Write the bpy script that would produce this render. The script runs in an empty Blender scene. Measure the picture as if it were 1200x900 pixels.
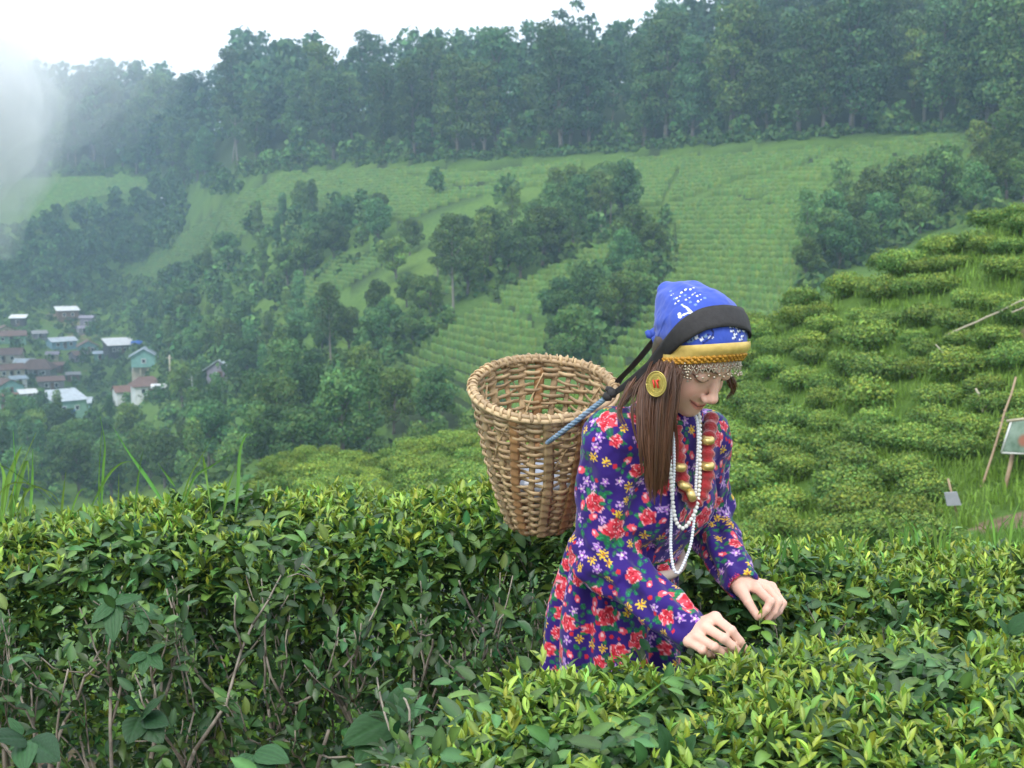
import bpy, math, random
import numpy as np
from mathutils import Vector, Matrix, noise as mnoise

random.seed(7)
RNG = np.random.default_rng(7)
S = bpy.context.scene
COL = S.collection
R = math.radians

# ------------------------------------------------------------------ camera
CAM_H, PITCH, FPX = 1.65, R(-7.0), 1448.0
cam_d = bpy.data.cameras.new("camera")
cam = bpy.data.objects.new("camera", cam_d)
COL.objects.link(cam)
cam.location = (0, 0, CAM_H)
cam.rotation_euler = (R(90) + PITCH, 0, 0)
cam_d.sensor_width = 23.6
cam_d.lens = 23.6 * FPX / 1200.0
cam_d.clip_start, cam_d.clip_end = 0.05, 6000
cam_d.dof.use_dof = True
cam_d.dof.focus_distance = 2.62
cam_d.dof.aperture_fstop = 6.3
S.camera = cam

# ------------------------------------------------------------------ sky, sun, exposure
SUN_EL, SUN_AZ = R(50), R(198)          # azimuth from +Y, clockwise: behind the camera, to its left
W = bpy.data.worlds.new("World")
S.world = W
W.use_nodes = True
nt = W.node_tree
nt.nodes.clear()
w_out = nt.nodes.new("ShaderNodeOutputWorld")
w_bg = nt.nodes.new("ShaderNodeBackground")
w_sky = nt.nodes.new("ShaderNodeTexSky")
w_sky.sky_type = 'NISHITA'
w_sky.sun_disc = False
w_sky.sun_elevation = SUN_EL
w_sky.sun_rotation = SUN_AZ
w_sky.air_density = 1.0
w_sky.dust_density = 3.0
# a bright, closed cloud deck lies over the clear sky
w_mix = nt.nodes.new("ShaderNodeMix")
w_mix.data_type = 'RGBA'
w_mix.inputs[7].default_value = (9.2, 9.7, 10.4, 1)
w_mix.inputs[0].default_value = 0.86
nt.links.new(w_sky.outputs[0], w_mix.inputs[6])
nt.links.new(w_mix.outputs[2], w_bg.inputs[0])
w_bg.inputs[1].default_value = 0.11
nt.links.new(w_bg.outputs[0], w_out.inputs[0])

sun_d = bpy.data.lights.new("sun", 'SUN')
sun_d.energy = 1.3
sun_d.angle = R(25)
sun_d.color = (1.0, 0.965, 0.91)
sun = bpy.data.objects.new("sun", sun_d)
COL.objects.link(sun)
sun.rotation_euler = (R(90) - SUN_EL, 0, R(180) - SUN_AZ)

S.view_settings.view_transform = 'Standard'
S.view_settings.look = 'None'
S.view_settings.exposure = 0.95
S.view_settings.gamma = 1.0
S.cycles.max_bounces = 8
S.cycles.diffuse_bounces = 3
S.cycles.glossy_bounces = 2
S.cycles.transmission_bounces = 3
S.cycles.volume_bounces = 5
S.cycles.transparent_max_bounces = 6
S.cycles.sample_clamp_indirect = 4
S.cycles.use_denoising = True

# ------------------------------------------------------------------ helpers
def P(px, py, Y):
    """world point at distance Y seen at photo pixel (px, py) - used to take measurements off the photograph"""
    dx, dy = (px - 600) / FPX, -(py - 450) / FPX
    vy = math.cos(PITCH) - dy * math.sin(PITCH)
    vz = math.sin(PITCH) + dy * math.cos(PITCH)
    s = Y / vy
    return Vector((dx * s, Y, CAM_H + vz * s))

def proj(p):
    """photo pixel of world points (n,3)"""
    p = np.atleast_2d(np.asarray(p, float))
    q = p - np.array([0, 0, CAM_H])
    c, s = math.cos(PITCH), math.sin(PITCH)
    fw = q[:, 1] * c + q[:, 2] * s
    up = -q[:, 1] * s + q[:, 2] * c
    return 600 + FPX * q[:, 0] / fw, 450 - FPX * up / fw

def make_mesh(name, v, faces, mat=None, smooth=True, attrs=None):
    """faces: list of int arrays (n,k)"""
    me = bpy.data.meshes.new(name)
    v = np.ascontiguousarray(v, np.float32)
    if not isinstance(faces, list):
        faces = [faces]
    faces = [np.asarray(f, np.int32) for f in faces if len(f)]
    me.vertices.add(len(v))
    me.vertices.foreach_set("co", v.ravel())
    nl = sum(f.size for f in faces)
    npoly = sum(len(f) for f in faces)
    me.loops.add(nl)
    me.polygons.add(npoly)
    me.loops.foreach_set("vertex_index", np.concatenate([f.ravel() for f in faces]))
    tot = np.concatenate([np.full(len(f), f.shape[1], np.int32) for f in faces])
    st = np.concatenate([[0], np.cumsum(tot)[:-1]]).astype(np.int32)
    me.polygons.foreach_set("loop_start", st)
    if smooth is True or smooth is False:
        me.polygons.foreach_set("use_smooth", np.full(npoly, bool(smooth)))
    for k, a in (attrs or {}).items():
        a = np.ascontiguousarray(a, np.float32)
        if a.ndim == 2:
            if a.shape[1] == 3:
                a = np.concatenate([a, np.ones((len(a), 1), np.float32)], 1)
            at = me.color_attributes.new(k, 'FLOAT_COLOR', 'POINT')
            at.data.foreach_set("color", np.ascontiguousarray(a).ravel())
        else:
            at = me.attributes.new(k, 'FLOAT', 'POINT')
            at.data.foreach_set("value", a)
    me.update(calc_edges=True)
    me.validate()
    if mat is not None:
        me.materials.append(mat)
    return me

def link(name, me, parent=None, loc=None, kind=None):
    o = bpy.data.objects.new(name, me)
    COL.objects.link(o)
    if parent is not None:
        o.parent = parent
    if loc is not None:
        o.location = loc
    if kind:
        o['kind'] = kind
    return o

def tag(o, label, cat, group=None):
    o['label'] = label
    o['category'] = cat
    if group:
        o['group'] = group
    return o

def thing(name, label, cat, loc=(0, 0, 0), rotz=0.0, group=None):
    o = bpy.data.objects.new(name, None)
    COL.objects.link(o)
    o.empty_display_size = 0.1
    o.location = loc
    o.rotation_euler = (0, 0, rotz)
    return tag(o, label, cat, group)

def copy_thing(root, label=None, group=None):
    r = root.copy()
    COL.objects.link(r)
    for ch in root.children:
        c = ch.copy()
        COL.objects.link(c)
        c.parent = r
        for g in ch.children:
            d = g.copy()
            COL.objects.link(d)
            d.parent = c
    if label:
        r['label'] = label
    if group:
        r['group'] = group
    return r

class MB:
    """collects shapes for ONE mesh"""
    def __init__(self):
        self.v, self.f, self.n, self.c = [], {}, 0, []
    def add(self, v, faces, col=None):
        v = np.asarray(v, float).reshape(-1, 3)
        for f in (faces if isinstance(faces, list) else [faces]):
            f = np.asarray(f, int)
            if len(f):
                self.f.setdefault(f.shape[1], []).append(f + self.n)
        self.v.append(v)
        self.n += len(v)
        if col is not None:
            col = np.asarray(col, float)
            self.c.append(np.tile(col, (len(v), 1)) if col.ndim == 1 else col)
        return self
    def box(self, cx, cy, cz, sx, sy, sz, col=None, rot=None):
        x, y, z = sx / 2, sy / 2, sz / 2
        v = np.array([(-x, -y, -z), (x, -y, -z), (x, y, -z), (-x, y, -z), (-x, -y, z), (x, -y, z), (x, y, z), (-x, y, z)])
        if rot is not None:
            v = v @ np.array(rot).T
        f = [(0, 3, 2, 1), (4, 5, 6, 7), (0, 1, 5, 4), (1, 2, 6, 5), (2, 3, 7, 6), (3, 0, 4, 7)]
        return self.add(v + np.array([cx, cy, cz]), np.array(f), col)
    def tube(self, pts, rad, n=6, col=None, caps=True, flat=1.0, up=None):
        """flat < 1 squashes the section along its second axis"""
        pts = np.asarray([tuple(p) for p in pts], float)
        m = len(pts)
        rad = np.full(m, rad) if np.isscalar(rad) else np.asarray(rad, float)
        t = np.gradient(pts, axis=0)
        t /= np.linalg.norm(t, axis=1)[:, None] + 1e-12
        ref = np.array(up if up is not None else ((0, 0, 1) if abs(t[0, 2]) < .9 else (1, 0, 0)), float)
        vs = []
        for i in range(m):
            a = np.cross(ref, t[i]); na = np.linalg.norm(a)
            a = a / na if na > 1e-6 else np.cross((0, 1, 0), t[i])
            b = np.cross(t[i], a)
            if up is None:
                ref = b
            k = np.arange(n) * 2 * np.pi / n
            vs.append(pts[i] + rad[i] * (np.cos(k)[:, None] * a + flat * np.sin(k)[:, None] * b))
        v = np.concatenate(vs)
        i, j = np.meshgrid(np.arange(m - 1), np.arange(n), indexing='ij')
        j2 = (j + 1) % n
        q = np.stack([i * n + j, i * n + j2, (i + 1) * n + j2, (i + 1) * n + j], -1).reshape(-1, 4)
        fs = [q]
        if caps:
            fs += [np.arange(n)[::-1][None, :], (np.arange(n) + (m - 1) * n)[None, :]]
        return self.add(v, fs, col)
    def mesh(self, name, mat, smooth=True, attrs=None):
        v = np.concatenate(self.v)
        fs = [np.concatenate(x) for x in self.f.values()]
        at = dict(attrs or {})
        if self.c:
            at["col"] = np.concatenate(self.c)
        return make_mesh(name, v, fs, mat, smooth, at)
    def build(self, name, mat, parent=None, smooth=True, loc=None, kind=None):
        return link(name, self.mesh(name, mat, smooth), parent, loc, kind)

def spline(pts, n):
    """Catmull-Rom through pts"""
    p = np.asarray([tuple(q) for q in pts], float)
    p = np.concatenate([[2 * p[0] - p[1]], p, [2 * p[-1] - p[-2]]])
    m = len(p) - 3
    t = np.linspace(0, m, n)
    i = np.minimum(t.astype(int), m - 1)
    u = (t - i)[:, None]
    a, b, c, d = p[i], p[i + 1], p[i + 2], p[i + 3]
    return 0.5 * (2 * b + (c - a) * u + (2 * a - 5 * b + 4 * c - d) * u ** 2 + (3 * b - 3 * c + d - a) * u ** 3)

def vnoise(p, scale=1.0, seed=0, octaves=3):
    """cheap vectorised fractal value noise, about -1..1, p (n,3)"""
    p = np.asarray(p, float) * scale + seed * 17.31
    out = np.zeros(len(p)); amp, tot = 1.0, 0.0
    for o in range(octaves):
        i = np.floor(p).astype(np.int64); f = p - i
        f = f * f * (3 - 2 * f)
        acc = np.zeros(len(p))
        for dx in (0, 1):
            for dy in (0, 1):
                for dz in (0, 1):
                    h = ((i[:, 0] + dx) * 374761393 + (i[:, 1] + dy) * 668265263 + (i[:, 2] + dz) * 2147483647 + seed * 144665) & 0xffffffff
                    h = ((h ^ (h >> 13)) * 1274126177) & 0xffffffff
                    h = (h ^ (h >> 16)) & 0xffff
                    w = (f[:, 0] if dx else 1 - f[:, 0]) * (f[:, 1] if dy else 1 - f[:, 1]) * (f[:, 2] if dz else 1 - f[:, 2])
                    acc += w * (h / 32767.5 - 1)
        out += amp * acc; tot += amp
        amp *= .5; p = p * 2.03 + 11.7
    return out / tot

# ------------------------------------------------------------------ materials
def mat(name, col=(.5, .5, .5), rough=.6, attr=None, translucent=0.0, noise=None, bump=None, metallic=0.0, spec=0.5, sss=0.0, sheen=0.0):
    """noise = (scale, (r,g,b) other colour, amount); bump = (scale, strength, distance)"""
    m = bpy.data.materials.new(name)
    m.use_nodes = True
    t = m.node_tree
    b = t.nodes["Principled BSDF"]
    out = t.nodes["Material Output"]
    b.inputs["Roughness"].default_value = rough
    b.inputs["Metallic"].default_value = metallic
    b.inputs["Specular IOR Level"].default_value = spec
    b.inputs["Base Color"].default_value = (*col, 1)
    if sss:
        b.inputs["Subsurface Weight"].default_value = sss
        b.inputs["Subsurface Radius"].default_value = (1.0, .35, .2)
        b.inputs["Subsurface Scale"].default_value = .008
    if sheen:
        b.inputs["Sheen Weight"].default_value = sheen
    src = None
    if attr:
        a = t.nodes.new("ShaderNodeVertexColor")
        a.layer_name = attr
        src = a.outputs[0]
    if noise or bump:
        tc = t.nodes.new("ShaderNodeTexCoord")
    if noise:
        sc, c2, amt = noise
        n = t.nodes.new("ShaderNodeTexNoise")
        n.inputs["Scale"].default_value = sc
        n.inputs["Detail"].default_value = 5
        n.inputs["Roughness"].default_value = .65
        t.links.new(tc.outputs["Object"], n.inputs["Vector"])
        r = t.nodes.new("ShaderNodeMapRange")
        r.inputs[1].default_value, r.inputs[2].default_value = .35, .65
        r.inputs[3].default_value, r.inputs[4].default_value = 0, amt
        t.links.new(n.outputs[0], r.inputs[0])
        x = t.nodes.new("ShaderNodeMix")
        x.data_type = 'RGBA'
        t.links.new(r.outputs[0], x.inputs[0])
        if src:
            t.links.new(src, x.inputs[6])
        else:
            x.inputs[6].default_value = (*col, 1)
        x.inputs[7].default_value = (*c2, 1)
        src = x.outputs[2]
    if src:
        t.links.new(src, b.inputs["Base Color"])
    if bump:
        n = t.nodes.new("ShaderNodeTexNoise")
        n.inputs["Scale"].default_value = bump[0]
        n.inputs["Detail"].default_value = 4
        t.links.new(tc.outputs["Object"], n.inputs["Vector"])
        bp = t.nodes.new("ShaderNodeBump")
        bp.inputs["Strength"].default_value = bump[1]
        bp.inputs["Distance"].default_value = bump[2]
        t.links.new(n.outputs[0], bp.inputs["Height"])
        t.links.new(bp.outputs[0], b.inputs["Normal"])
    if translucent:
        tr = t.nodes.new("ShaderNodeBsdfTranslucent")
        ms = t.nodes.new("ShaderNodeMixShader")
        ms.inputs[0].default_value = translucent
        if src:
            t.links.new(src, tr.inputs[0])
        else:
            tr.inputs[0].default_value = (*col, 1)
        t.links.new(b.outputs[0], ms.inputs[1])
        t.links.new(tr.outputs[0], ms.inputs[2])
        t.links.new(ms.outputs[0], out.inputs[0])
    return m

def hsv_jit(base, n, dv=.2, dh=.06, rng=RNG):
    """n colours round a base colour"""
    base = np.asarray(base, float)
    v = np.exp(rng.normal(0, dv, (n, 1)))
    h = rng.normal(0, dh, (n, 1))
    c = base * v
    c = c * np.concatenate([1 + 2 * h, np.ones_like(h), 1 - h], 1)
    return np.clip(c, 0.002, .9)
# ------------------------------------------------------------------ terrain: one sheet, ridge to ridge
# profiles: bearing (as photo column) -> (distance, photo row of the ground there)
RIDGE = 1500
PROF = {
 -420: [(.3, 'z0'), (3.9, 'z0'), (6, 'z-.9'), (12, 'z-4'), (25, 'z-10'), (45, 'z-18'), (85, 'z-32'), (170, 'z-38'), (260, 'z-40'), (380, 'z-38'), (470, 'z-18'), (560, 'z12'), (650, 'z45'), (720, 'z50'), (1000, 'z10'), (RIDGE, 'z-60')],
 0:    [(.3, 'z0'), (3.9, 'z0'), (6, 'z-.9'), (12, 'z-4'), (25, 'z-10'), (45, 'z-18'), (85, 'z-30'), (160, 'z-36'), (250, 502), (340, 450), (430, 380), (470, 330), (520, 260), (560, 200), (610, 165), (645, 150), (720, 'z45'), (1000, 'z0'), (RIDGE, 'z-60')],
 150:  [(.3, 'z0'), (3.9, 'z0'), (6, 'z-.9'), (12, 'z-3.5'), (25, 'z-8.5'), (42, 'z-15'), (80, 'z-28'), (150, 'z-35'), (230, 510), (310, 470), (380, 430), (440, 350), (480, 285), (520, 212), (560, 155), (600, 128), (700, 'z55'), (1000, 'z0'), (RIDGE, 'z-60')],
 300:  [(.3, 'z0'), (3.9, 'z0'), (6, 'z-.9'), (14, 'z-3.4'), (28, 'z-5.6'), (42, 553), (60, 'z-16'), (80, 'z-22'), (140, 522), (210, 442), (250, 372), (290, 300), (345, 207), (400, 150), (450, 118), (520, 'z50'), (800, 'z10'), (RIDGE, 'z-60')],
 450:  [(.3, 'z0'), (3.9, 'z0'), (6, 'z-.8'), (14, 'z-3.2'), (28, 585), (42, 523), (60, 'z-15'), (80, 'z-19'), (110, 530), (140, 470), (170, 400), (205, 330), (240, 262), (285, 196), (320, 156), (370, 116), (440, 'z40'), (700, 'z10'), (RIDGE, 'z-60')],
 600:  [(.3, 'z0'), (3.9, 'z0'), (6, 'z-.8'), (14, 'z-3.2'), (23, 598), (40, 486), (55, 'z-12'), (75, 'z-17'), (115, 480), (145, 400), (170, 332), (200, 270), (255, 191), (305, 130), (345, 96), (420, 'z40'), (700, 'z10'), (RIDGE, 'z-60')],
 750:  [(.3, 'z0'), (4.2, 'z0'), (6, 'z-.7'), (13, 'z-3'), (20, 600), (27, 505), (36, 420), (50, 'z-10'), (72, 'z-15'), (115, 450), (140, 380), (170, 300), (200, 242), (236, 186), (285, 120), (320, 84), (400, 'z38'), (700, 'z10'), (RIDGE, 'z-60')],
 900:  [(.3, 'z0'), (4.5, 'z0'), (6.5, 'z-.7'), (13, 'z-2.8'), (19, 602), (26, 455), (33, 354), (45, 'z-6'), (65, 'z-12'), (90, 'z-12'), (125, 370), (150, 300), (175, 240), (205, 182), (215, 166), (255, 104), (290, 62), (360, 'z46'), (600, 'z10'), (RIDGE, 'z-60')],
 1050: [(.3, 'z0'), (4.5, 'z0'), (6.5, 'z-.6'), (12, 'z-2.2'), (17, 605), (23, 455), (31, 287), (42, 'z-3'), (60, 'z-8'), (100, 'z-9'), (140, 300), (165, 240), (205, 165), (245, 100), (285, 48), (360, 'z52'), (600, 'z10'), (RIDGE, 'z-60')],
 1200: [(.3, 'z0'), (4.5, 'z0'), (6.5, 'z-.5'), (11, 'z-1.2'), (15, 610), (18, 545), (22, 405), (29, 222), (40, 'z-1'), (60, 'z-5'), (100, 'z-4'), (150, 215), (190, 150), (240, 80), (285, 30), (360, 'z55'), (600, 'z10'), (RIDGE, 'z-60')],
 1600: [(.3, 'z0'), (4.5, 'z0'), (6.5, 'z-.3'), (11, 'z-.5'), (15, 'z-.4'), (19, 'z1.0'), (24, 'z3.6'), (30, 'z5.6'), (42, 'z3'), (60, 'z0'), (100, 'z0'), (150, 'z9'), (190, 'z20'), (240, 'z36'), (285, 'z50'), (360, 'z58'), (600, 'z10'), (RIDGE, 'z-60')],
}
S0, S1, NS = math.log(.3), math.log(RIDGE), 400
SG = np.linspace(S0, S1, NS)

def _profile(col, pr):
    s, z = [], []
    ta = (col - 600) / FPX / math.cos(PITCH)
    for d, y in pr:
        if isinstance(y, str):
            z.append(float(y[1:]))
        else:
            z.append(P(600, y, d).z)
        s.append(math.log(d * math.hypot(1, ta)))
    z = np.interp(SG, s, z)
    k = np.exp(-.5 * (np.arange(-9, 10) / 3.0) ** 2); k /= k.sum()
    return np.convolve(np.pad(z, 9, mode='edge'), k, 'valid')

_cols = sorted(PROF)
_th = [math.atan((c - 600) / FPX / math.cos(PITCH)) for c in _cols]
_pz = [_profile(c, PROF[c]) for c in _cols]
_flat = np.interp(SG, [S0, math.log(8), math.log(60), math.log(300), S1], [0, -.3, -4, 5, -60])
_th = [-math.pi, -1.4] + _th + [1.4, math.pi]
_pz = [_flat, _flat] + _pz + [_flat, _flat]
_pz = np.array(_pz)
# bearings: fine inside the view, coarse outside
TH = np.unique(np.concatenate([np.linspace(-math.pi, -.62, 60), np.linspace(-.62, .62, 500), np.linspace(.62, math.pi, 60)]))
def _cubic(x, xs, ys):
    xs = np.asarray(xs); i = np.clip(np.searchsorted(xs, x) - 1, 0, len(xs) - 2)
    h = xs[i + 1] - xs[i]; u = ((x - xs[i]) / h)[:, None]
    def slope(k):
        k0 = np.clip(k - 1, 0, len(xs) - 1); k1 = np.clip(k + 1, 0, len(xs) - 1)
        return (ys[k1] - ys[k0]) / (xs[k1] - xs[k0])[:, None]
    m0, m1 = slope(i) * h[:, None], slope(i + 1) * h[:, None]
    return (2 * u ** 3 - 3 * u ** 2 + 1) * ys[i] + (u ** 3 - 2 * u ** 2 + u) * m0 + (-2 * u ** 3 + 3 * u ** 2) * ys[i + 1] + (u ** 3 - u ** 2) * m1
HT = _cubic(TH, _th, _pz)                      # (bearing, log distance) -> height
_rr = np.exp(SG)
_gx, _gy = np.sin(TH)[:, None] * _rr, np.cos(TH)[:, None] * _rr
_pp = np.stack([_gx, _gy, np.zeros_like(_gx)], -1).reshape(-1, 3)
_n = vnoise(_pp, .09, 3, 3).reshape(HT.shape) * np.clip(_rr - 6, 0, 40) / 40 * .35
_n += vnoise(_pp, .018, 5, 3).reshape(HT.shape) * np.clip(_rr - 60, 0, 300) / 300 * 3.0
HT = HT + _n
HT[:, _rr < 4] = np.minimum(HT[:, _rr < 4], .02)
HT[:, _rr < 4] = 0

def H(x, y):
    """ground height"""
    x, y = np.asarray(x, float), np.asarray(y, float)
    th = np.arctan2(x, y); s = np.log(np.clip(np.hypot(x, y), .31, RIDGE * .99))
    fi = np.clip(np.interp(th, TH, np.arange(len(TH))), 0, len(TH) - 1.001)
    fj = np.clip((s - S0) / (S1 - S0) * (NS - 1), 0, NS - 1.001)
    i, j = fi.astype(int), fj.astype(int); a, b = fi - i, fj - j
    return (HT[i, j] * (1 - a) + HT[i + 1, j] * a) * (1 - b) + (HT[i, j + 1] * (1 - a) + HT[i + 1, j + 1] * a) * b

def ground_hit(px, py, dmin=5, dmax=900):
    """where a sight line meets the ground (beyond dmin)"""
    d = np.exp(np.linspace(math.log(dmin), math.log(dmax), 700))
    p0, p1 = P(px, py, 1.0), None
    q = np.array([P(px, py, 1.0)[k] for k in range(3)])
    x = q[0] * d; z = CAM_H + (q[2] - CAM_H) * d
    below = z < H(x, d)
    k = int(np.argmax(below))
    if not below.any() or k == 0:
        return None
    return Vector((x[k], d[k], float(H(x[k], d[k]))))

# fields outlined on the slope (photo outline -> ground)
FIELDS = [
 [(1160, 160), (1130, 158), (960, 176), (800, 186), (730, 186), (742, 225), (760, 262), (790, 262), (792, 300), (770, 345), (700, 430), (960, 430), (962, 330), (945, 262), (985, 232), (1045, 205), (1100, 190)],
 [(705, 285), (575, 350), (640, 388), (690, 340), (730, 285)],
 [(570, 352), (450, 420), (432, 470), (470, 520), (560, 500), (600, 470), (650, 400)],
 [(745, 190), (720, 255), (700, 285), (745, 285), (780, 232), (790, 195)],
 [(690, 188), (560, 205), (480, 198), (330, 205), (270, 240), (190, 290), (120, 330), (180, 355), (262, 300), (300, 262), (345, 252), (430, 248), (470, 262), (540, 235), (650, 215)],
 [(20, 210), (170, 208), (190, 225), (100, 232), (30, 262)],
 [(400, 300), (330, 345), (345, 372), (420, 330), (470, 300)],
 [(560, 300), (505, 330), (505, 350), (560, 335)],
]
def in_poly(px, py, poly):
    c = np.zeros(len(px), bool); n = len(poly)
    for k in range(n):
        (x0, y0), (x1, y1) = poly[k], poly[(k + 1) % n]
        if y0 == y1: continue
        t = ((y0 > py) != (y1 > py)) & (px < (x1 - x0) * (py - y0) / (y1 - y0) + x0)
        c ^= t
    return c

# grassy footpaths that cut through the rows
PATHS = [[(742, 250), (800, 238), (870, 212), (940, 196), (1000, 166)], [(800, 238), (860, 232), (905, 242)], [(930, 215), (1010, 210), (1040, 192)], [(640, 388), (575, 352)], [(575, 352), (470, 420)],
  [(262, 240), (320, 246), (345, 254)], [(262, 262), (240, 300), (228, 330)], [(1060, 190), (1020, 172), (985, 165)], [(795, 200), (770, 262), (790, 300)], [(480, 205), (540, 222), (650, 205)]]
def path_dist(px, py, line):
    d = np.full(len(px), 1e9)
    for (x0, y0), (x1, y1) in zip(line, line[1:]):
        t = np.clip(((px - x0) * (x1 - x0) + (py - y0) * (y1 - y0)) / ((x1 - x0) ** 2 + (y1 - y0) ** 2), 0, 1)
        d = np.minimum(d, np.hypot(px - x0 - t * (x1 - x0), py - y0 - t * (y1 - y0)))
    return d
# ---- mesh
_js = np.arange(0, NS, 2)
tv = np.stack([_gx, _gy, HT], -1)[:, _js]
nT, nS = tv.shape[:2]
i, j = np.meshgrid(np.arange(nT - 1), np.arange(nS - 1), indexing='ij')
q = np.stack([i * nS + j, i * nS + j + 1, (i + 1) * nS + j + 1, (i + 1) * nS + j], -1).reshape(-1, 4)
tvf = tv.reshape(-1, 3)
# what grows or lies where: soil share as an attribute
def soil_at(x, y):
    s = np.zeros(len(x))
    hits = [(1202, 612, .45, 1.0), (1208, 405, .35, 1.0)]
    for px, py, r, a in hits:
        h = ground_hit(px, py)
        if h is not None:
            s = np.maximum(s, a * np.clip(1.6 - np.hypot(x - h.x, (y - h.y) * .7) / r, 0, 1))
    for px, py, r, a in [(60, 430, 20, .30), (160, 440, 10, .30), (72, 372, 10, .5), (100, 385, 8, .6)]:
        h = ground_hit(px, py, 120)
        if h is not None:
            s = np.maximum(s, a * np.clip(1.4 - np.hypot(x - h.x, (y - h.y) * .6) / r, 0, 1))
    s = np.maximum(s, np.clip(1.3 - np.abs(np.hypot(x, y) - 0) / 5.5, 0, 1) * .85)
    return s
soil = soil_at(tvf[:, 0], tvf[:, 1])
_px, _py = proj(np.where(tvf[:, 1:2] > 60, tvf, (0, 60, 0)))
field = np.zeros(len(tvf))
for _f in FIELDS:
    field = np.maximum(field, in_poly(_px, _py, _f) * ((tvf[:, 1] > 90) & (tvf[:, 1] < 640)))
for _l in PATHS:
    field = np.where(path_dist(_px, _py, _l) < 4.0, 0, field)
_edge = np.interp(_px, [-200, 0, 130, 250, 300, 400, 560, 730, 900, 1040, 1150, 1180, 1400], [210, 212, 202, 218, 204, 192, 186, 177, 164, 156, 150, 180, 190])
field = np.maximum(field, .9 * ((_py < _edge - 3) & (tvf[:, 1] > 170) & (tvf[:, 1] < 900)))      # forest floor litter, tree shade darkened into its colour
M_ground = mat("ground_cover", (.05, .12, .022), .9)
def ground_material():
    m = M_ground; t = m.node_tree; b = t.nodes["Principled BSDF"]
    b.inputs["Specular IOR Level"].default_value = .15
    tc = t.nodes.new("ShaderNodeTexCoord")
    def nz(sc, det=6, rough=.6):
        n = t.nodes.new("ShaderNodeTexNoise"); n.inputs["Scale"].default_value = sc
        n.inputs["Detail"].default_value = det; n.inputs["Roughness"].default_value = rough
        t.links.new(tc.outputs["Object"], n.inputs["Vector"]); return n.outputs[0]
    def ramp(src, stops):
        r = t.nodes.new("ShaderNodeValToRGB"); e = r.color_ramp.elements
        while len(e) < len(stops): e.new(.5)
        for k, (p, c) in enumerate(stops):
            e[k].position = p; e[k].color = (*c, 1)
        t.links.new(src, r.inputs[0]); return r.outputs[0]
    def mix(a, c, f):
        x = t.nodes.new("ShaderNodeMix"); x.data_type = 'RGBA'
        t.links.new(a, x.inputs[6]); t.links.new(c, x.inputs[7])
        if isinstance(f, float): x.inputs[0].default_value = f
        else: t.links.new(f, x.inputs[0])
        return x.outputs[2]
    g1 = ramp(nz(.035, 4), [(.35, (.055, .110, .018)), (.5, (.090, .165, .026)), (.66, (.14, .205, .036))])
    g2 = ramp(nz(1.3, 8, .72), [(.3, (.030, .072, .012)), (.5, (.078, .155, .026)), (.72, (.15, .24, .05))])
    g = mix(g1, g2, .55)
    so = ramp(nz(2.2, 8, .7), [(.3, (.13, .085, .055)), (.55, (.25, .17, .115)), (.75, (.33, .25, .18))])
    a = t.nodes.new("ShaderNodeAttribute"); a.attribute_name = "soil"
    ad = t.nodes.new("ShaderNodeMath"); ad.operation = 'ADD'
    mr = t.nodes.new("ShaderNodeMapRange"); mr.inputs[1].default_value = .25; mr.inputs[2].default_value = .75
    mr.inputs[3].default_value = -.45; mr.inputs[4].default_value = .45
    t.links.new(nz(.9, 5), mr.inputs[0]); t.links.new(a.outputs["Fac"], ad.inputs[0]); t.links.new(mr.outputs[0], ad.inputs[1])
    st = t.nodes.new("ShaderNodeMapRange"); st.inputs[1].default_value = .42; st.inputs[2].default_value = .62
    t.links.new(ad.outputs[0], st.inputs[0])
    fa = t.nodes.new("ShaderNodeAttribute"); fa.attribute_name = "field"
    li = ramp(nz(1.1, 6, .7), [(.3, (.016, .026, .009)), (.55, (.030, .052, .014)), (.75, (.06, .10, .024))])  # ground litter, with the shade between rows and under trees put into its colour
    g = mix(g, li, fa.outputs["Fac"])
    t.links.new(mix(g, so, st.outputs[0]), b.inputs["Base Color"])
    bp = t.nodes.new("ShaderNodeBump"); bp.inputs["Strength"].default_value = .7; bp.inputs["Distance"].default_value = .3
    t.links.new(nz(2.5, 8, .7), bp.inputs["Height"]); t.links.new(bp.outputs[0], b.inputs["Normal"])
ground_material()
link("ground", make_mesh("ground", tvf, q, M_ground, True, {"soil": soil, "field": field}), kind='structure')

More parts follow.
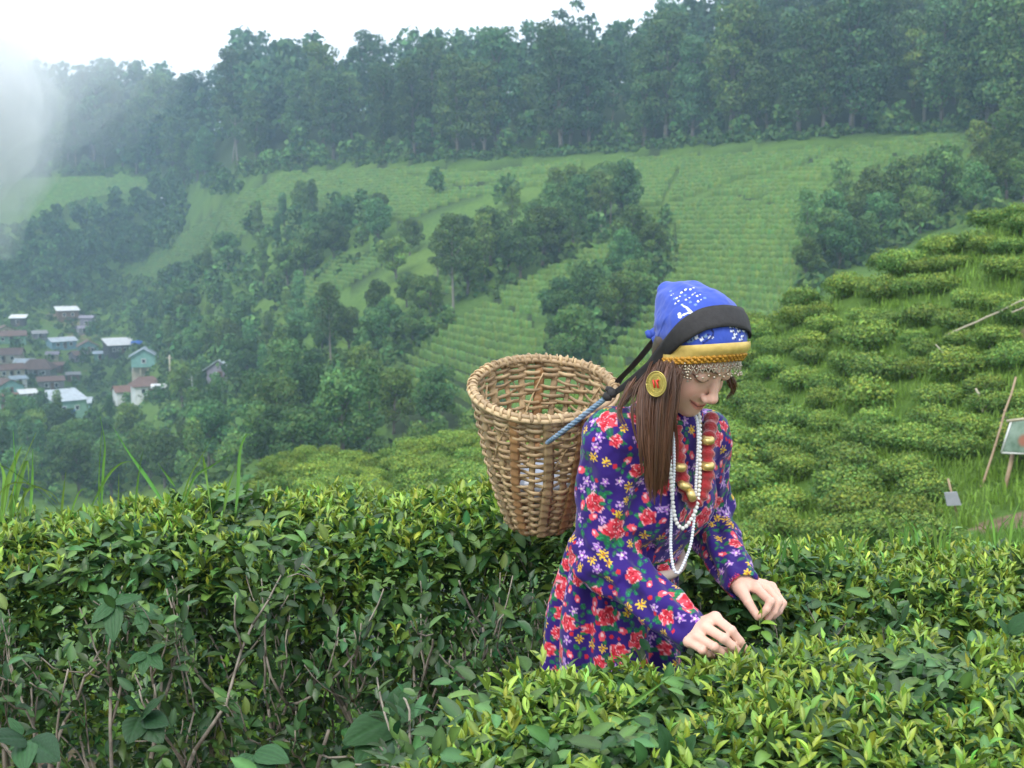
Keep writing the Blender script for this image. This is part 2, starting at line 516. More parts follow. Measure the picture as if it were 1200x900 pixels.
# ------------------------------------------------------------------ far tea: contour rows of clipped bushes in the fields
# fields outlined on the slope (photo outline -> ground)
def tea_rows():
    colm = 2 ** .5
    ths = TH[(TH > -.45) & (TH < .45)]
    ths = np.linspace(-.43, .43, 820)
    sfar = np.linspace(math.log(85), math.log(640), 700); rf = np.exp(sfar)
    Z = np.array([H(np.sin(t) * rf, np.cos(t) * rf) for t in ths])
    Z = np.maximum.accumulate(Z, axis=1) + np.arange(len(rf)) * 1e-5
    bufs = [MB() for _ in FIELDS]
    for li, lev in enumerate(np.arange(-26, 34, .68)):
        r = np.array([np.interp(lev, Z[k], rf, left=np.nan, right=np.nan) for k in range(len(ths))])
        if np.isnan(r).all(): continue
        k5 = np.ones(9) / 9
        ok = ~np.isnan(r)
        rs = r.copy(); 
        x, y = np.sin(ths) * rs, np.cos(ths) * rs
        ok &= rs > 92
        z = np.where(ok, H(np.where(ok, x, 0), np.where(ok, y, 50)), 0)
        px, py = proj(np.stack([np.where(ok, x, 0), np.where(ok, y, 50), z], 1))
        nz = vnoise(np.stack([x * 0 + li * 3.1, np.arange(len(x)) * .05, x * 0], 1), 1, 4, 2)
        for fi, poly in enumerate(FIELDS):
            m = ok & in_poly(px + 5 * nz, py, poly)
            gap = vnoise(np.stack([np.nan_to_num(x) * .12, np.nan_to_num(y) * .12, x * 0 + li * .37], 1), 1, 9 + fi, 2) > .78
            m &= ~gap
            for ln in PATHS: m &= path_dist(px + 2 * nz, py, ln) > 2.4
            st = np.flatnonzero(np.diff(np.concatenate([[0], m.astype(int), [0]])))
            for a, b in zip(st[::2], st[1::2]):
                if b - a < 4: continue
                if np.abs(np.diff(rs[a:b])).max() > 12: continue
                c = np.stack([x[a:b], y[a:b], z[a:b]], 1)
                n = len(c)
                back = c / np.linalg.norm(c[:, :2], axis=1)[:, None]; back[:, 2] = 0
                wd = .54 + .10 * RNG.normal(size=n)[:, None].clip(-1.5, 1.5)
                hh = (.66 + .10 * RNG.normal(size=n).clip(-1.8, 1.8))
                up = np.array([0, 0, 1.])
                s = back * wd
                prof = np.stack([c - s - up * .25, c - s * .86 + up * hh[:, None] * .7, c - s * .2 + up * (hh + .12)[:, None], c + s * .7 + up * (hh + .26)[:, None], c + s + up * .2], 1)
                prof += RNG.normal(0, .035, prof.shape)
                i, j = np.meshgrid(np.arange(n - 1), np.arange(4), indexing='ij')
                qd = np.stack([i * 5 + j, (i + 1) * 5 + j, (i + 1) * 5 + j + 1, i * 5 + j + 1], -1).reshape(-1, 4)
                cc = hsv_jit((.105, .190, .034), n, .10, .08)
                bufs[fi].add(prof.reshape(-1, 3), qd, np.repeat(cc, 5, axis=0))
    return bufs
M_rows = mat("clipped_tea", attr="col", rough=.8, noise=(.5, (.05, .105, .02), .7), bump=(3, .8, .25), spec=.2)
ROW_LABELS = ["wide terraced tea field with fine contour rows right of the gullies", "small steep tea field with crisp rows between two tree gullies",
  "bright green lower slope of young tea above the lip bushes", "shaded wedge of tea rows beside the tallest gully trees",
  "long pale upper tea slope running under the ridge forest", "hazy small field on the far left below the ridge", "narrow light green strip of tea between dark tree belts", "little bright wedge of tea below the gully trees"]
for b, l in zip(tea_rows(), ROW_LABELS):
    if b.n:
        o = b.build("tea_rows", M_rows, kind='stuff')
        o['label'] = l; o['category'] = 'tea field'
# ------------------------------------------------------------------ trees
M_leaf = mat("tree_leaves", attr="col", rough=.75, translucent=.18, spec=.2)
def _tint(m, lo, hi, ha=(.86, 1, 1.25), hb=(1.42, 1.05, .72)):
    """each tree its own shade of green"""
    t = m.node_tree; b = t.nodes["Principled BSDF"]
    oi = t.nodes.new("ShaderNodeObjectInfo")
    mr = t.nodes.new("ShaderNodeMapRange"); mr.inputs[3].default_value = lo; mr.inputs[4].default_value = hi
    t.links.new(oi.outputs["Random"], mr.inputs[0])
    f7 = t.nodes.new("ShaderNodeMath"); f7.operation = 'MULTIPLY'; f7.inputs[1].default_value = 7.3
    fr = t.nodes.new("ShaderNodeMath"); fr.operation = 'FRACT'
    hc = t.nodes.new("ShaderNodeMix"); hc.data_type = 'RGBA'; hc.inputs[6].default_value = (*ha, 1); hc.inputs[7].default_value = (*hb, 1)
    t.links.new(oi.outputs["Random"], f7.inputs[0]); t.links.new(f7.outputs[0], fr.inputs[0]); t.links.new(fr.outputs[0], hc.inputs[0])
    for inp in [l.to_socket for l in t.links if l.from_node.bl_idname == "ShaderNodeVertexColor"]:
        src = [l.from_socket for l in t.links if l.to_socket == inp][0]
        x = t.nodes.new("ShaderNodeVectorMath"); x.operation = 'SCALE'
        t.links.new(src, x.inputs[0]); t.links.new(mr.outputs[0], x.inputs["Scale"])
        y = t.nodes.new("ShaderNodeVectorMath"); y.operation = 'MULTIPLY'; t.links.new(x.outputs[0], y.inputs[0]); t.links.new(hc.outputs[2], y.inputs[1])
        t.links.new(y.outputs[0], inp)
_tint(M_leaf, 1.1, 3.0, (.92, 1, 1.12), (1.42, 1.05, .72))
M_bark = mat("bark", (.16, .14, .115), .9, noise=(1.5, (.07, .06, .05), .8))
M_bark_pale = mat("pale_bark", (.20, .19, .165), .85, noise=(1.2, (.17, .15, .12), .7))

def leaf_cards(c, rad, n, size, rng, flat=.8, up=.25):
    """n leafy faces over the shell of a clump; returns verts, quads"""
    d = rng.normal(size=(n, 3)); d[:, 2] = d[:, 2] * .9 + up
    d /= np.linalg.norm(d, axis=1)[:, None]
    rr = rad * (.55 + .5 * rng.random(n) ** .6)
    rr *= 1 + .22 * vnoise(d * 2.2 + c, 1, 8, 2)
    p = c + d * rr[:, None] * np.array([1, 1, flat])
    nrm = d + rng.normal(0, .55, (n, 3)); nrm /= np.linalg.norm(nrm, axis=1)[:, None]
    a = np.cross(nrm, rng.normal(size=(n, 3))); a /= np.linalg.norm(a, axis=1)[:, None] + 1e-9
    b = np.cross(nrm, a)
    s = size * rng.uniform(.55, 1.25, n)[:, None]
    k = rng.uniform(.5, .9, n)[:, None]
    v = np.stack([p - a * s, p - b * s * k * .8 + a * s * .1, p + a * s * 1.1, p + b * s * k], 1)
    return v.reshape(-1, 3), np.arange(n * 4).reshape(n, 4), d[:, 2]

def tree_parts(kind, seed, detail=1.0):
    rng = np.random.default_rng(seed)
    T, C = MB(), MB()
    spec = dict(  # height, crown base, crown radius, lobes, lobe radius, colour, trunk radius
        broad=(11, 2.6, 3.6, 14, 1.7, (.034, .076, .022), .24),
        forest=(25, 4.0, 4.6, 26, 2.2, (.030, .066, .024), .40),
        slim=(17, 6., 2.8, 14, 1.6, (.036, .076, .024), .18),
        bushy=(5.5, .3, 2.7, 9, 1.5, (.048, .100, .028), .12),
        pale=(15, 4.5, 3.0, 13, 1.6, (.050, .094, .028), .2),
        spire=(13, 1.5, 1.7, 11, 1.2, (.034, .078, .026), .2),
        open=(19, 8.0, 4.4, 10, 1.6, (.026, .060, .026), .26))[kind]
    h, cb, cr, nl, lr, col, tr = spec
    bend = np.array([rng.normal(0, .04), rng.normal(0, .04), 0])
    axis = lambda z: bend * z * (1 + .3 * math.sin(z * .3))
    top = h * .8
    zz = np.linspace(-.6, top, 7)
    T.tube([axis(z) + np.array([0, 0, z]) for z in zz], np.linspace(tr * 1.25, tr * .25, 7), 7)
    lobes = []
    for k in range(nl):
        t = (k + .5) / nl
        z = cb + lr * .7 + (h - cb - lr * 1.5) * t
        prof = {'broad': math.sin(math.pi * (.25 + .62 * t)), 'forest': .55 + .45 * math.sin(math.pi * (.12 + .75 * t)), 'slim': math.sin(math.pi * (.2 + .65 * t)),
                'bushy': math.cos(t * 1.25), 'pale': .5 + .5 * math.sin(math.pi * (.1 + .7 * t)), 'spire': 1.05 - .85 * t, 'open': .35 + .8 * math.sin(math.pi * t * .75)}[kind]
        ang = k * 2.4 + rng.normal(0, .4)
        rad = max(0, cr * prof - lr * .55) * rng.uniform(.55, 1.08)
        c = axis(z) + np.array([math.cos(ang) * rad, math.sin(ang) * rad, z + rng.normal(0, lr * .25)])
        lobes.append((c, lr * rng.uniform(.72, 1.2)))
    for c, r in lobes:
        zb = max(cb * .75, c[2] - r * 1.2 - np.hypot(c[0], c[1]) * .5)
        zb = min(zb, top * .95)
        s = axis(zb) + np.array([0, 0, zb])
        mid = (s + c) / 2 + np.array([0, 0, -.12 * np.linalg.norm(c - s)])
        T.tube([s, mid, c], [tr * .42, tr * .28, tr * .1], 5)
    tot = int({'broad': 4200, 'forest': 6400, 'slim': 2600, 'bushy': 2600, 'pale': 3200, 'spire': 2600, 'open': 2000}[kind] * detail)
    size = {'broad': .245, 'forest': .34, 'slim': .24, 'bushy': .21, 'pale': .27, 'spire': .21, 'open': .30}[kind] / detail ** .40
    wsum = sum(r * r for _, r in lobes)
    for c, r in lobes:
        n = max(8, int(tot * r * r / wsum))
        v, f, up = leaf_cards(c, r, n, size, rng)
        cc = hsv_jit(np.array(col) * math.exp(rng.normal(0, .13)), n, .2, .07, rng)
        C.add(v, f, np.repeat(cc, 4, axis=0))
    return T, C, h

KINDS = ['broad', 'forest', 'slim', 'bushy', 'pale', 'spire', 'open']
PROTO, LOD = {}, {}
for ki, k in enumerate(KINDS):
    for s in range(4 if k in ('broad', 'forest', 'bushy') else 2):
        T, C, h = tree_parts(k, 100 + ki * 10 + s)
        PROTO.setdefault(k, []).append((T.mesh("trunk", M_bark_pale if k in ('slim', 'pale', 'open') else M_bark), C.mesh("crown", M_leaf, False), h))
        T, C, h = tree_parts(k, 100 + ki * 10 + s, .14 if k in ('open', 'slim') else .055)
        LOD.setdefault(k, []).append((np.concatenate(C.v), np.concatenate(C.f[4]), np.concatenate(C.c), h))

trees = []      # (x, y, z, kind, scale, rot, region)
_taken = {}
def _free(x, y, r):
    c = 8.0; i, j = int(x // c), int(y // c)
    for a in (-1, 0, 1):
        for b in (-1, 0, 1):
            for (u, v, w) in _taken.get((i + a, j + b), ()):
                if (u - x) ** 2 + (v - y) ** 2 < (.5 * (r + w)) ** 2: return False
    _taken.setdefault((i, j), []).append((x, y, r)); return True
def plant(px, py, kind, scale=1.0, region='', dmin=80, gap=0):
    h = ground_hit(px, py, dmin)
    if h is None: return
    if gap and not _free(h.x, h.y, gap): return
    if not gap: _free(h.x, h.y, 2)
    trees.append((h.x, h.y, h.z, kind, scale, random.uniform(0, 6.28), region))

# trees one can single out in the photograph
for px, py, k, s in [(1083, 148, 'pale', 1.45), (705, 278, 'slim', .85), (672, 285, 'broad', 1.1), (728, 262, 'broad', 1.25), (700, 262, 'broad', 1.2), (655, 302, 'broad', 1.0), (568, 332, 'slim', .85),
    (595, 243, 'bushy', 1.35), (512, 232, 'broad', .75), (345, 385, 'spire', 1.15), (1150, 214, 'pale', .75), (780, 262, 'bushy', .7), (108, 402, 'broad', .9), (610, 330, 'broad', 1.05), (548, 345, 'broad', 1.0),
    (1185, 205, 'broad', 1.3), (945, 320, 'slim', .8), (985, 262, 'slim', .7), (1025, 270, 'broad', 1.0), (1060, 262, 'broad', 1.1), (1105, 250, 'broad', 1.15), (505, 372, 'broad', .8), (480, 300, 'broad', .85), (465, 330, 'broad', .95)]:
    plant(px, py, k, s * .74, 'gully')
def fill(poly, n, kinds, smin, smax, gap, region, dmin=80):
    xs, ys = [p[0] for p in poly], [p[1] for p in poly]
    m = 0
    for _ in range(n * 12):
        px, py = random.uniform(min(xs), max(xs)), random.uniform(min(ys), max(ys))
        if in_poly(np.array([px]), np.array([py]), poly)[0]:
            a = len(trees)
            plant(px, py, random.choice(kinds), random.uniform(smin, smax), region, dmin, gap)
            m += len(trees) - a
            if m >= n: break
# wooded gullies across the tea slope
fill([(742, 262), (725, 280), (600, 332), (505, 398), (440, 445), (400, 472), (372, 440), (440, 385), (500, 340), (545, 300), (600, 285), (640, 262), (690, 240), (735, 240)], 80, ['broad', 'broad', 'bushy', 'slim'], .5, .85, 4.2, 'gully')
fill([(792, 282), (778, 325), (735, 388), (690, 432), (640, 440), (655, 385), (712, 330), (762, 282)], 34, ['bushy', 'bushy', 'broad'], .5, .8, 3.4, 'gully2')
fill([(455, 262), (448, 292), (400, 300), (335, 345), (265, 392), (200, 430), (150, 400), (205, 340), (262, 310), (300, 282), (345, 262), (400, 256)], 90, ['broad', 'broad', 'bushy', 'spire'], .6, .95, 4.8, 'midbelt')
fill([(30, 275), (100, 245), (195, 235), (222, 258), (200, 300), (125, 335), (60, 350), (-10, 350), (-10, 300)], 130, ['broad', 'broad', 'broad', 'bushy'], .75, 1.15, 5.5, 'leftbelt')
fill([(195, 235), (215, 205), (300, 205), (270, 240), (215, 262)], 14, ['broad', 'forest', 'bushy'], .6, .9, 8.0, 'leftbelt')
fill([(1200, 180), (1200, 240), (1120, 262), (1060, 285), (1000, 310), (940, 345), (945, 320), (965, 278), (1010, 262), (1045, 230), (1085, 225), (1140, 200), (1165, 170)], 70, ['broad', 'broad', 'bushy', 'bushy'], .42, .68, 3.0, 'rightgully')
# valley wood below, round and under the village
fill([(215, 430), (262, 400), (330, 360), (372, 380), (430, 455), (430, 520), (450, 560), (-20, 600), (-20, 512), (60, 515), (150, 510), (205, 490)], 150, ['broad', 'broad', 'broad', 'bushy', 'spire'], .55, .85, 5.0, 'valley')
fill([(440, 505), (560, 500), (560, 530), (440, 560), (420, 530)], 14, ['bushy', 'broad'], .5, .75, 4.5, 'valley')
fill([(-10, 345), (60, 350), (140, 335), (210, 390), (215, 430), (190, 425), (120, 368), (-10, 352)], 36, ['broad', 'bushy'], .5, .8, 8.0, 'village')
for px, py in [(45, 410), (20, 422), (78, 436), (100, 432), (88, 455), (112, 452), (140, 440), (132, 470), (60, 455), (22, 462), (150, 478), (205, 462), (210, 430), (30, 395), (90, 400), (118, 395), (8, 480), (185, 484), (96, 470), (48, 482), (128, 425), (98, 418), (12, 505)]:
    plant(px, py, random.choice(['broad', 'bushy', 'bushy']), random.uniform(.45, .7), 'village')
# ridge forest: from the field edge up over the crest
def forest_edge(px):
    return np.interp(px, [-200, 0, 130, 250, 300, 400, 560, 730, 900, 1040, 1150, 1180, 1400], [210, 212, 202, 218, 204, 192, 186, 177, 164, 156, 150, 180, 190])
for px in np.arange(-40, 1250, 7.5):                       # front row
    plant(px + random.uniform(-4, 4), forest_edge(px) - random.uniform(1, 7), random.choice(['forest', 'forest', 'broad', 'bushy', 'bushy', 'bushy']), random.uniform(.75, 1.05), 'ridge', gap=3.5)
for _ in range(5200):                                      # behind it
    px = random.uniform(-90, 1290); th = math.atan((px - 600) / FPX)
    e = ground_hit(px, forest_edge(px) - 4, 90)
    if e is None: continue
    d = e.y + random.uniform(2, 1) * 0 + abs(random.gauss(0, 1)) * 60
    x = e.x * d / e.y; z = float(H(x, d))
    if d > e.y + 175 or not _free(x, d, 6.2): continue
    far = d > e.y + 50
    k = random.choice(['forest', 'forest', 'forest', 'forest', 'broad', 'open'] if not (far and px < 480) else ['open', 'open', 'forest', 'slim', 'broad'])
    s = random.uniform(.72, 1.12) * (1.15 if k == 'broad' else 1) * (np.interp(px, [0, 150, 250, 420, 560, 700, 800], [1.4, 1.35, 1.15, .95, .76, .66, .85]))
    trees.append((x, d, z, k, s, random.uniform(0, 6.28), 'ridge'))
plant(668, 104, 'open', 1.151, 'ridge')

# woods beyond the left and right edges of the view
for _ in range(2600):
    px = random.choice([random.uniform(-460, -45), random.uniform(-460, -45), random.uniform(1255, 1500)]); d = random.uniform(120, 680) if px < 0 else random.uniform(140, 330)
    x = (px - 600) / FPX * d; z = float(H(x, d))
    if vnoise(np.array([[x, d, 0]]), .012, 5, 2)[0] < -.12 or not _free(x, d, 8.5): continue
    trees.append((x, d, z, random.choice(['broad', 'broad', 'forest'] if z > 15 else ['broad', 'broad', 'bushy']), random.uniform(.8, 1.2), random.uniform(0, 6.28), 'ridge'))

def _vis(t):
    q = np.array([t[0], t[1], t[2] + 6])
    px, py = proj(q); hgt = {'broad': 11, 'forest': 25, 'slim': 19, 'bushy': 5.5, 'pale': 15, 'spire': 13, 'open': 19}[t[3]] * t[4]
    a = hgt / t[1]
    if not (-30 < px[0] < 1230): a *= .001
    if t[6] == 'ridge':                                     # hidden behind the front rows unless on the crest
        e = forest_edge(px[0]); top = proj(np.array([t[0], t[1], t[2]]))[1][0]
        a *= .75 if e - top < 26 else .42
    return a
trees.sort(key=_vis, reverse=True)
N_IND = 298
GROUP = {'gully': 'trees in the main wooded gully', 'gully2': 'bushy trees in the gully beside the woman', 'midbelt': 'trees in the belt across the middle slope', 'leftbelt': 'hazy trees on the far left slope',
  'rightgully': 'dark trees behind the right tea hill', 'valley': 'trees of the valley wood', 'village': 'trees among the village houses', 'ridge': 'tall trees of the ridge forest'}
LAB = {
 'gully': {'broad': 'round dark tree in the diagonal gully', 'slim': 'slim pale-trunked tree in the diagonal gully', 'bushy': 'low bushy tree in the diagonal gully'},
 'gully2': {'broad': 'round tree in the short gully behind the headscarf', 'bushy': 'bushy low tree in the short gully behind the headscarf'},
 'midbelt': {'broad': 'round tree in the dark belt left of centre', 'bushy': 'low bushy tree in the dark belt left of centre', 'spire': 'narrow pointed tree in the dark belt left of centre'},
 'leftbelt': {'broad': 'hazy round tree on the far left slope', 'forest': 'hazy tall tree on the far left slope', 'bushy': 'hazy low tree on the far left slope'},
 'rightgully': {'broad': 'dark round tree behind the bushy tea hill', 'bushy': 'dark low tree behind the bushy tea hill', 'slim': 'dark slender tree behind the bushy tea hill'},
 'valley': {'broad': 'round green tree of the valley wood', 'bushy': 'low bushy tree of the valley wood', 'spire': 'narrow pointed tree of the valley wood'},
 'village': {'broad': 'round tree among the small village houses', 'bushy': 'low bushy tree among the small village houses'},
 'ridge': {'forest': 'tall dense tree of the ridge forest', 'broad': 'round tree of the ridge forest', 'bushy': 'low bush-like tree of the ridge forest', 'open': 'thin open-crowned tree of the ridge forest', 'slim': 'slender tree of the ridge forest'}}
SPECIAL = {(1083, 148): 'pale yellow-green tree with a light trunk at the forest foot, upper right', (345, 385): None}
far = MB()
proto_of = {}
for n, t in enumerate(trees):
    x, y, z, k, s, rot, reg = t
    pi = n % len(PROTO[k])
    if n < N_IND:
        if reg == 'gully' and k in ('pale',): reg = 'ridge'
        tm, cm, h = PROTO[k][pi]
        qx = float(proj(np.array([x, y, z]))[0][0]); qy = float(proj(np.array([x, y, z]))[1][0])
        if reg == 'ridge':
            place = ('left end, by the drifting cloud' if qx < 200 else 'above the long pale tea slope' if qx < 480 else 'above the middle of the hillside' if qx < 760 else 'above the wide terraced field')
            place += ', front row' if forest_edge(qx) - qy < 12 else ', deeper in'
        elif reg == 'valley':
            place = 'left part' if qx < 150 else 'near the lone zinc-roofed house' if qx < 290 else 'right part toward the lip bushes'
            place += ', lower edge' if qy > 500 else ''
        elif reg in ('gully', 'midbelt'):
            place = 'upper end' if qy < (300 if reg == 'gully' else 320) else 'middle stretch' if qy < (365 if reg == 'gully' else 370) else 'lower end'
        elif reg == 'rightgully':
            place = 'upper end' if qx > 1090 else 'middle stretch' if qx > 1010 else 'lower end'
        elif reg == 'leftbelt': place = 'upper part' if qy < 270 else 'lower part'
        elif reg == 'gully2': place = 'upper part' if qy < 350 else 'lower part'
        else: place = 'upper side' if qy < 400 else 'lower side'
        r = thing("tree", LAB[reg].get(k, 'green tree among the tea fields') + ' (' + place + ')', 'tree', (x, y, z - .2), rot, GROUP[reg])
        r.scale = (s * random.uniform(.9, 1.15), s * random.uniform(.9, 1.15), s)
        link("trunk", tm, r); link("crown", cm, r)
        if k == 'pale':
            r['label'] = 'tall pale yellow-green tree with a light trunk at the foot of the ridge forest' if s > .9 else 'small pale green tree just above the dark trees behind the right tea hill'
            del r['group']
        if k == 'open' and s == 1.151:
            r['label'] = 'thin grey-crowned tree poking above the ridge skyline'; del r['group']
    else:
        v, f, c, h = LOD[k][pi]
        cr, sr = math.cos(rot), math.sin(rot)
        vv = v * s; vv = np.stack([vv[:, 0] * cr - vv[:, 1] * sr, vv[:, 0] * sr + vv[:, 1] * cr, vv[:, 2]], 1) + (x, y, z - .2)
        far.add(vv, f, c * 1.75 * math.exp(random.gauss(0, .16)))
M_leaf_far = mat("far_leaves", attr="col", rough=.8, translucent=.18, spec=.2)
fo = far.build("forest", M_leaf_far, smooth=False, kind='stuff')
fo['label'] = 'hazy mass of trees filling the ridge forest and valley wood'; fo['category'] = 'forest'
print("TREES", len(trees), "far tris", sum(len(a) for a in far.f[4]) * 2)
# low scrub between the trees
def scrub():
    b = MB(); rng = np.random.default_rng(5)
    polys = [[(742, 262), (725, 285), (600, 338), (505, 405), (420, 480), (372, 445), (440, 385), (545, 300), (690, 240)], [(792, 282), (778, 335), (690, 440), (630, 445), (655, 385), (762, 282)],
      [(455, 262), (448, 300), (335, 352), (200, 440), (150, 400), (262, 310), (400, 256)], [(30, 275), (195, 235), (222, 258), (125, 340), (-10, 355), (-10, 300)], [(1200, 180), (1200, 240), (940, 350), (965, 278), (1140, 200)],
      [(190, 420), (330, 360), (440, 440), (450, 560), (-20, 600), (-20, 470), (150, 490)], [(-10, 345), (140, 345), (200, 390), (205, 470), (120, 490), (-10, 480)], [(110, 340), (200, 360), (260, 390), (200, 430)], [(-10, 318), (120, 325), (210, 330), (230, 400), (190, 400), (-10, 385)], [(-10, 318), (120, 325), (210, 330), (120, 375), (-10, 360)], [(190, 400), (300, 380), (300, 460), (200, 470)]]
    for poly in polys:
        xs, ys = [p[0] for p in poly], [p[1] for p in poly]
        for _ in range(420):
            px, py = rng.uniform(min(xs), max(xs)), rng.uniform(min(ys), max(ys))
            if not in_poly(np.array([px]), np.array([py]), poly)[0]: continue
            h = ground_hit(px, py, 80)
            if h is None: continue
            r = rng.uniform(.6, 1.9)
            v, f, u = leaf_cards(np.array([h.x, h.y, h.z + r * .4]), r, 26, .50, rng)
            b.add(v, f, np.repeat(hsv_jit(np.array((.055, .112, .028)) * math.exp(rng.normal(0, .25)), 26, .2, .08, rng), 4, axis=0))
    for px in np.arange(-30, 1230, 3.2):                    # pale scrub along the forest foot
        h = ground_hit(px, forest_edge(px) + rng.uniform(-4, 3), 90)
        if h is None or rng.random() < .25: continue
        r = rng.uniform(.6, 1.9)
        v, f, u = leaf_cards(np.array([h.x, h.y, h.z + r * .4]), r, 26, .48, rng)
        b.add(v, f, np.repeat(hsv_jit(np.array((.065, .135, .035)), 26, .2, .08, rng), 4, axis=0))
    o = b.build("undergrowth", M_leaf_far, smooth=False, kind='stuff')
    o['label'] = 'low green scrub under the gully trees and along the forest foot'; o['category'] = 'undergrowth'
scrub()
# ------------------------------------------------------------------ the village in the valley
def paint(name, c, rough=.7):
    return mat(name, c, rough, noise=(.9, tuple(x * .55 for x in c), .6), spec=.3)
VC = {k: paint("paint_" + k, c) for k, c in dict(white=(.74, .76, .78), zinc=(.46, .52, .58), brown=(.17, .105, .088), rust=(.21, .115, .09), teal=(.20, .40, .37), blue=(.22, .38, .50), cream=(.52, .47, .38),
    grey=(.28, .28, .30), dark=(.07, .068, .07), purple=(.26, .24, .30), tarp=(.04, .15, .55), wood=(.20, .13, .085), green=(.22, .40, .30), bluegrey=(.36, .44, .52)).items()}
M_pane = mat("window_glass", (.03, .035, .045), .15)

def house(name, label, px, py, w, d, h, roof, rc, wc, rot=0, rise=1.6, gable=None, nwin=2, over=.5, stilts=0, lower=None, dist=None):
    g = ground_hit(px, py, 120)
    if g is None: return
    w, d, h, rise, stilts = w * .82, d * .82, h * .82, rise * .82, stilts * .82
    r = thing(name, label, 'house', (g.x, g.y, g.z), R(rot) - math.atan2(g.x, g.y))
    b = MB(); z0 = stilts
    b.box(0, 0, (h + z0 - 2.5) / 2 if not stilts else z0 + (h - z0) / 2, w, d, h - z0 + (2.5 if not stilts else 0))
    if roof == 'gable':        # ridge runs front to back; gable looks at the viewer
        for s in (-1, 1):
            b.add([(-w / 2, s * d / 2, h - .01), (w / 2, s * d / 2, h - .01), (0, s * d / 2, h + rise - .06)], np.array([(0, 1, 2)] if s < 0 else [(0, 2, 1)]))
    if roof == 'ridge':        # ridge runs left to right
        for s in (-1, 1):
            b.add([(s * w / 2, -d / 2, h - .01), (s * w / 2, d / 2, h - .01), (s * w / 2, 0, h + rise - .06)], np.array([(0, 1, 2)] if s > 0 else [(0, 2, 1)]))
    b.build("wall", VC[wc], r, False)
    if stilts:
        p = MB().box(0, d * .15, stilts / 2 - 1, w * .9, d * .6, stilts + 2); p.build("lower_wall", VC[lower or 'grey'], r, False)
        for k in (-.46, -.15, .15, .46):
            MB().box(k * w, -d * .45, stilts / 2 - .8, .3, .3, stilts + 1.6).build("pillar", VC['cream'], r, False)
    # roof sheets with thickness
    R_ = MB(); th = .1
    def slab(q):
        q = np.array(q, float); n = np.cross(q[1] - q[0], q[2] - q[0]); n /= np.linalg.norm(n)
        if n[2] < 0: n = -n
        v = np.concatenate([q, q + n * th])
        R_.add(v, np.array([(3, 2, 1, 0), (4, 5, 6, 7), (0, 1, 5, 4), (1, 2, 6, 5), (2, 3, 7, 6), (3, 0, 4, 7)]))
    W2, D2 = w / 2 + over, d / 2 + over
    if roof == 'gable':
        e = h - over * rise / (w / 2)
        slab([(-W2, -D2, e), (0, -D2, h + rise), (0, D2, h + rise), (-W2, D2, e)]); slab([(0, -D2, h + rise), (W2, -D2, e), (W2, D2, e), (0, D2, h + rise)])
    elif roof == 'ridge':
        e = h - over * rise / (d / 2)
        slab([(-W2, -D2, e), (W2, -D2, e), (W2, 0, h + rise), (-W2, 0, h + rise)]); slab([(-W2, 0, h + rise), (W2, 0, h + rise), (W2, D2, e), (-W2, D2, e)])
    elif roof == 'hip':
        k = W2 * .45; e = h - .2
        for q in ([(-W2, -D2, e), (W2, -D2, e), (k, 0, h + rise), (-k, 0, h + rise)], [(W2, D2, e), (-W2, D2, e), (-k, 0, h + rise), (k, 0, h + rise)], [(W2, -D2, e), (W2, D2, e), (k, .01, h + rise), (k, -.01, h + rise)], [(-W2, D2, e), (-W2, -D2, e), (-k, -.01, h + rise), (-k, .01, h + rise)]):
            slab(q)
    else:                      # shed, leaning towards the viewer
        slab([(-W2, -D2, h + .05), (W2, -D2, h + .05), (W2, D2, h + rise), (-W2, D2, h + rise)])
        b2 = MB(); b2.add([(-w / 2, d / 2, h), (w / 2, d / 2, h), (w / 2, d / 2, h + rise * .85), (-w / 2, d / 2, h + rise * .85)], np.array([(0, 3, 2, 1)]))
        b2.add([(w / 2, -d / 2, h), (w / 2, d / 2, h), (w / 2, d / 2, h + rise * .85)], np.array([(0, 1, 2)])); b2.add([(-w / 2, -d / 2, h), (-w / 2, d / 2, h), (-w / 2, d / 2, h + rise * .85)], np.array([(0, 2, 1)]))
        b2.build("upper_wall", VC[wc], r, False)
    R_.build("roof", VC[rc], r, False)
    y = -d / 2 - .03
    for k in range(nwin):
        x = (k + .5 - nwin / 2) * w / max(nwin, 1) * .8; zc = z0 + (h - z0) * .55
        f = MB().box(x, y, zc, 1.1, .08, 1.2).build("window", VC['white'], r, False)
        MB().box(x, y - .05, zc, .8, .06, .9).build("pane", M_pane, f, False)
    if not stilts:
        MB().box(w * .02 + .1, y - .01, 1.0, .9, .07, 2.0).build("door", VC['wood'], r, False)
    if gable:
        MB().add([(-w * .42, y - .02, h + .1), (w * .42, y - .02, h + .1), (0, y - .02, h + rise * .86)], np.array([(0, 1, 2)])).build("gable_board", VC[gable], r, False)
    return r

house("house", "house with bright white sloping roof and brown walls, at the village top", 79, 374, 8.4, 7, 3.6, 'shed', 'white', 'wood', 8, 1.5)
house("house", "white-roofed small house with dark walls at the left edge, near the village top", 22, 382, 5.6, 5, 3.2, 'shed', 'white', 'dark', -10, 1.2, nwin=1)
house("house", "grey-violet shed beside the topmost white-roofed house", 103, 384, 5, 4, 4.2, 'ridge', 'purple', 'purple', -20, .8, nwin=1)
house("house", "long brown-roofed house with pale green walls at the left edge", 12, 402, 11, 6, 3, 'ridge', 'brown', 'green', 5, 1.6, nwin=3)
house("house", "low zinc-roofed house with bright blue walls", 72, 408, 10, 6, 3, 'ridge', 'zinc', 'blue', 24, 1.3, nwin=3)
house("house", "brown-roofed house with turquoise gable facing the hedge", 103, 413, 7.4, 7, 2.8, 'gable', 'brown', 'teal', 4, 1.9, gable='teal', nwin=2)
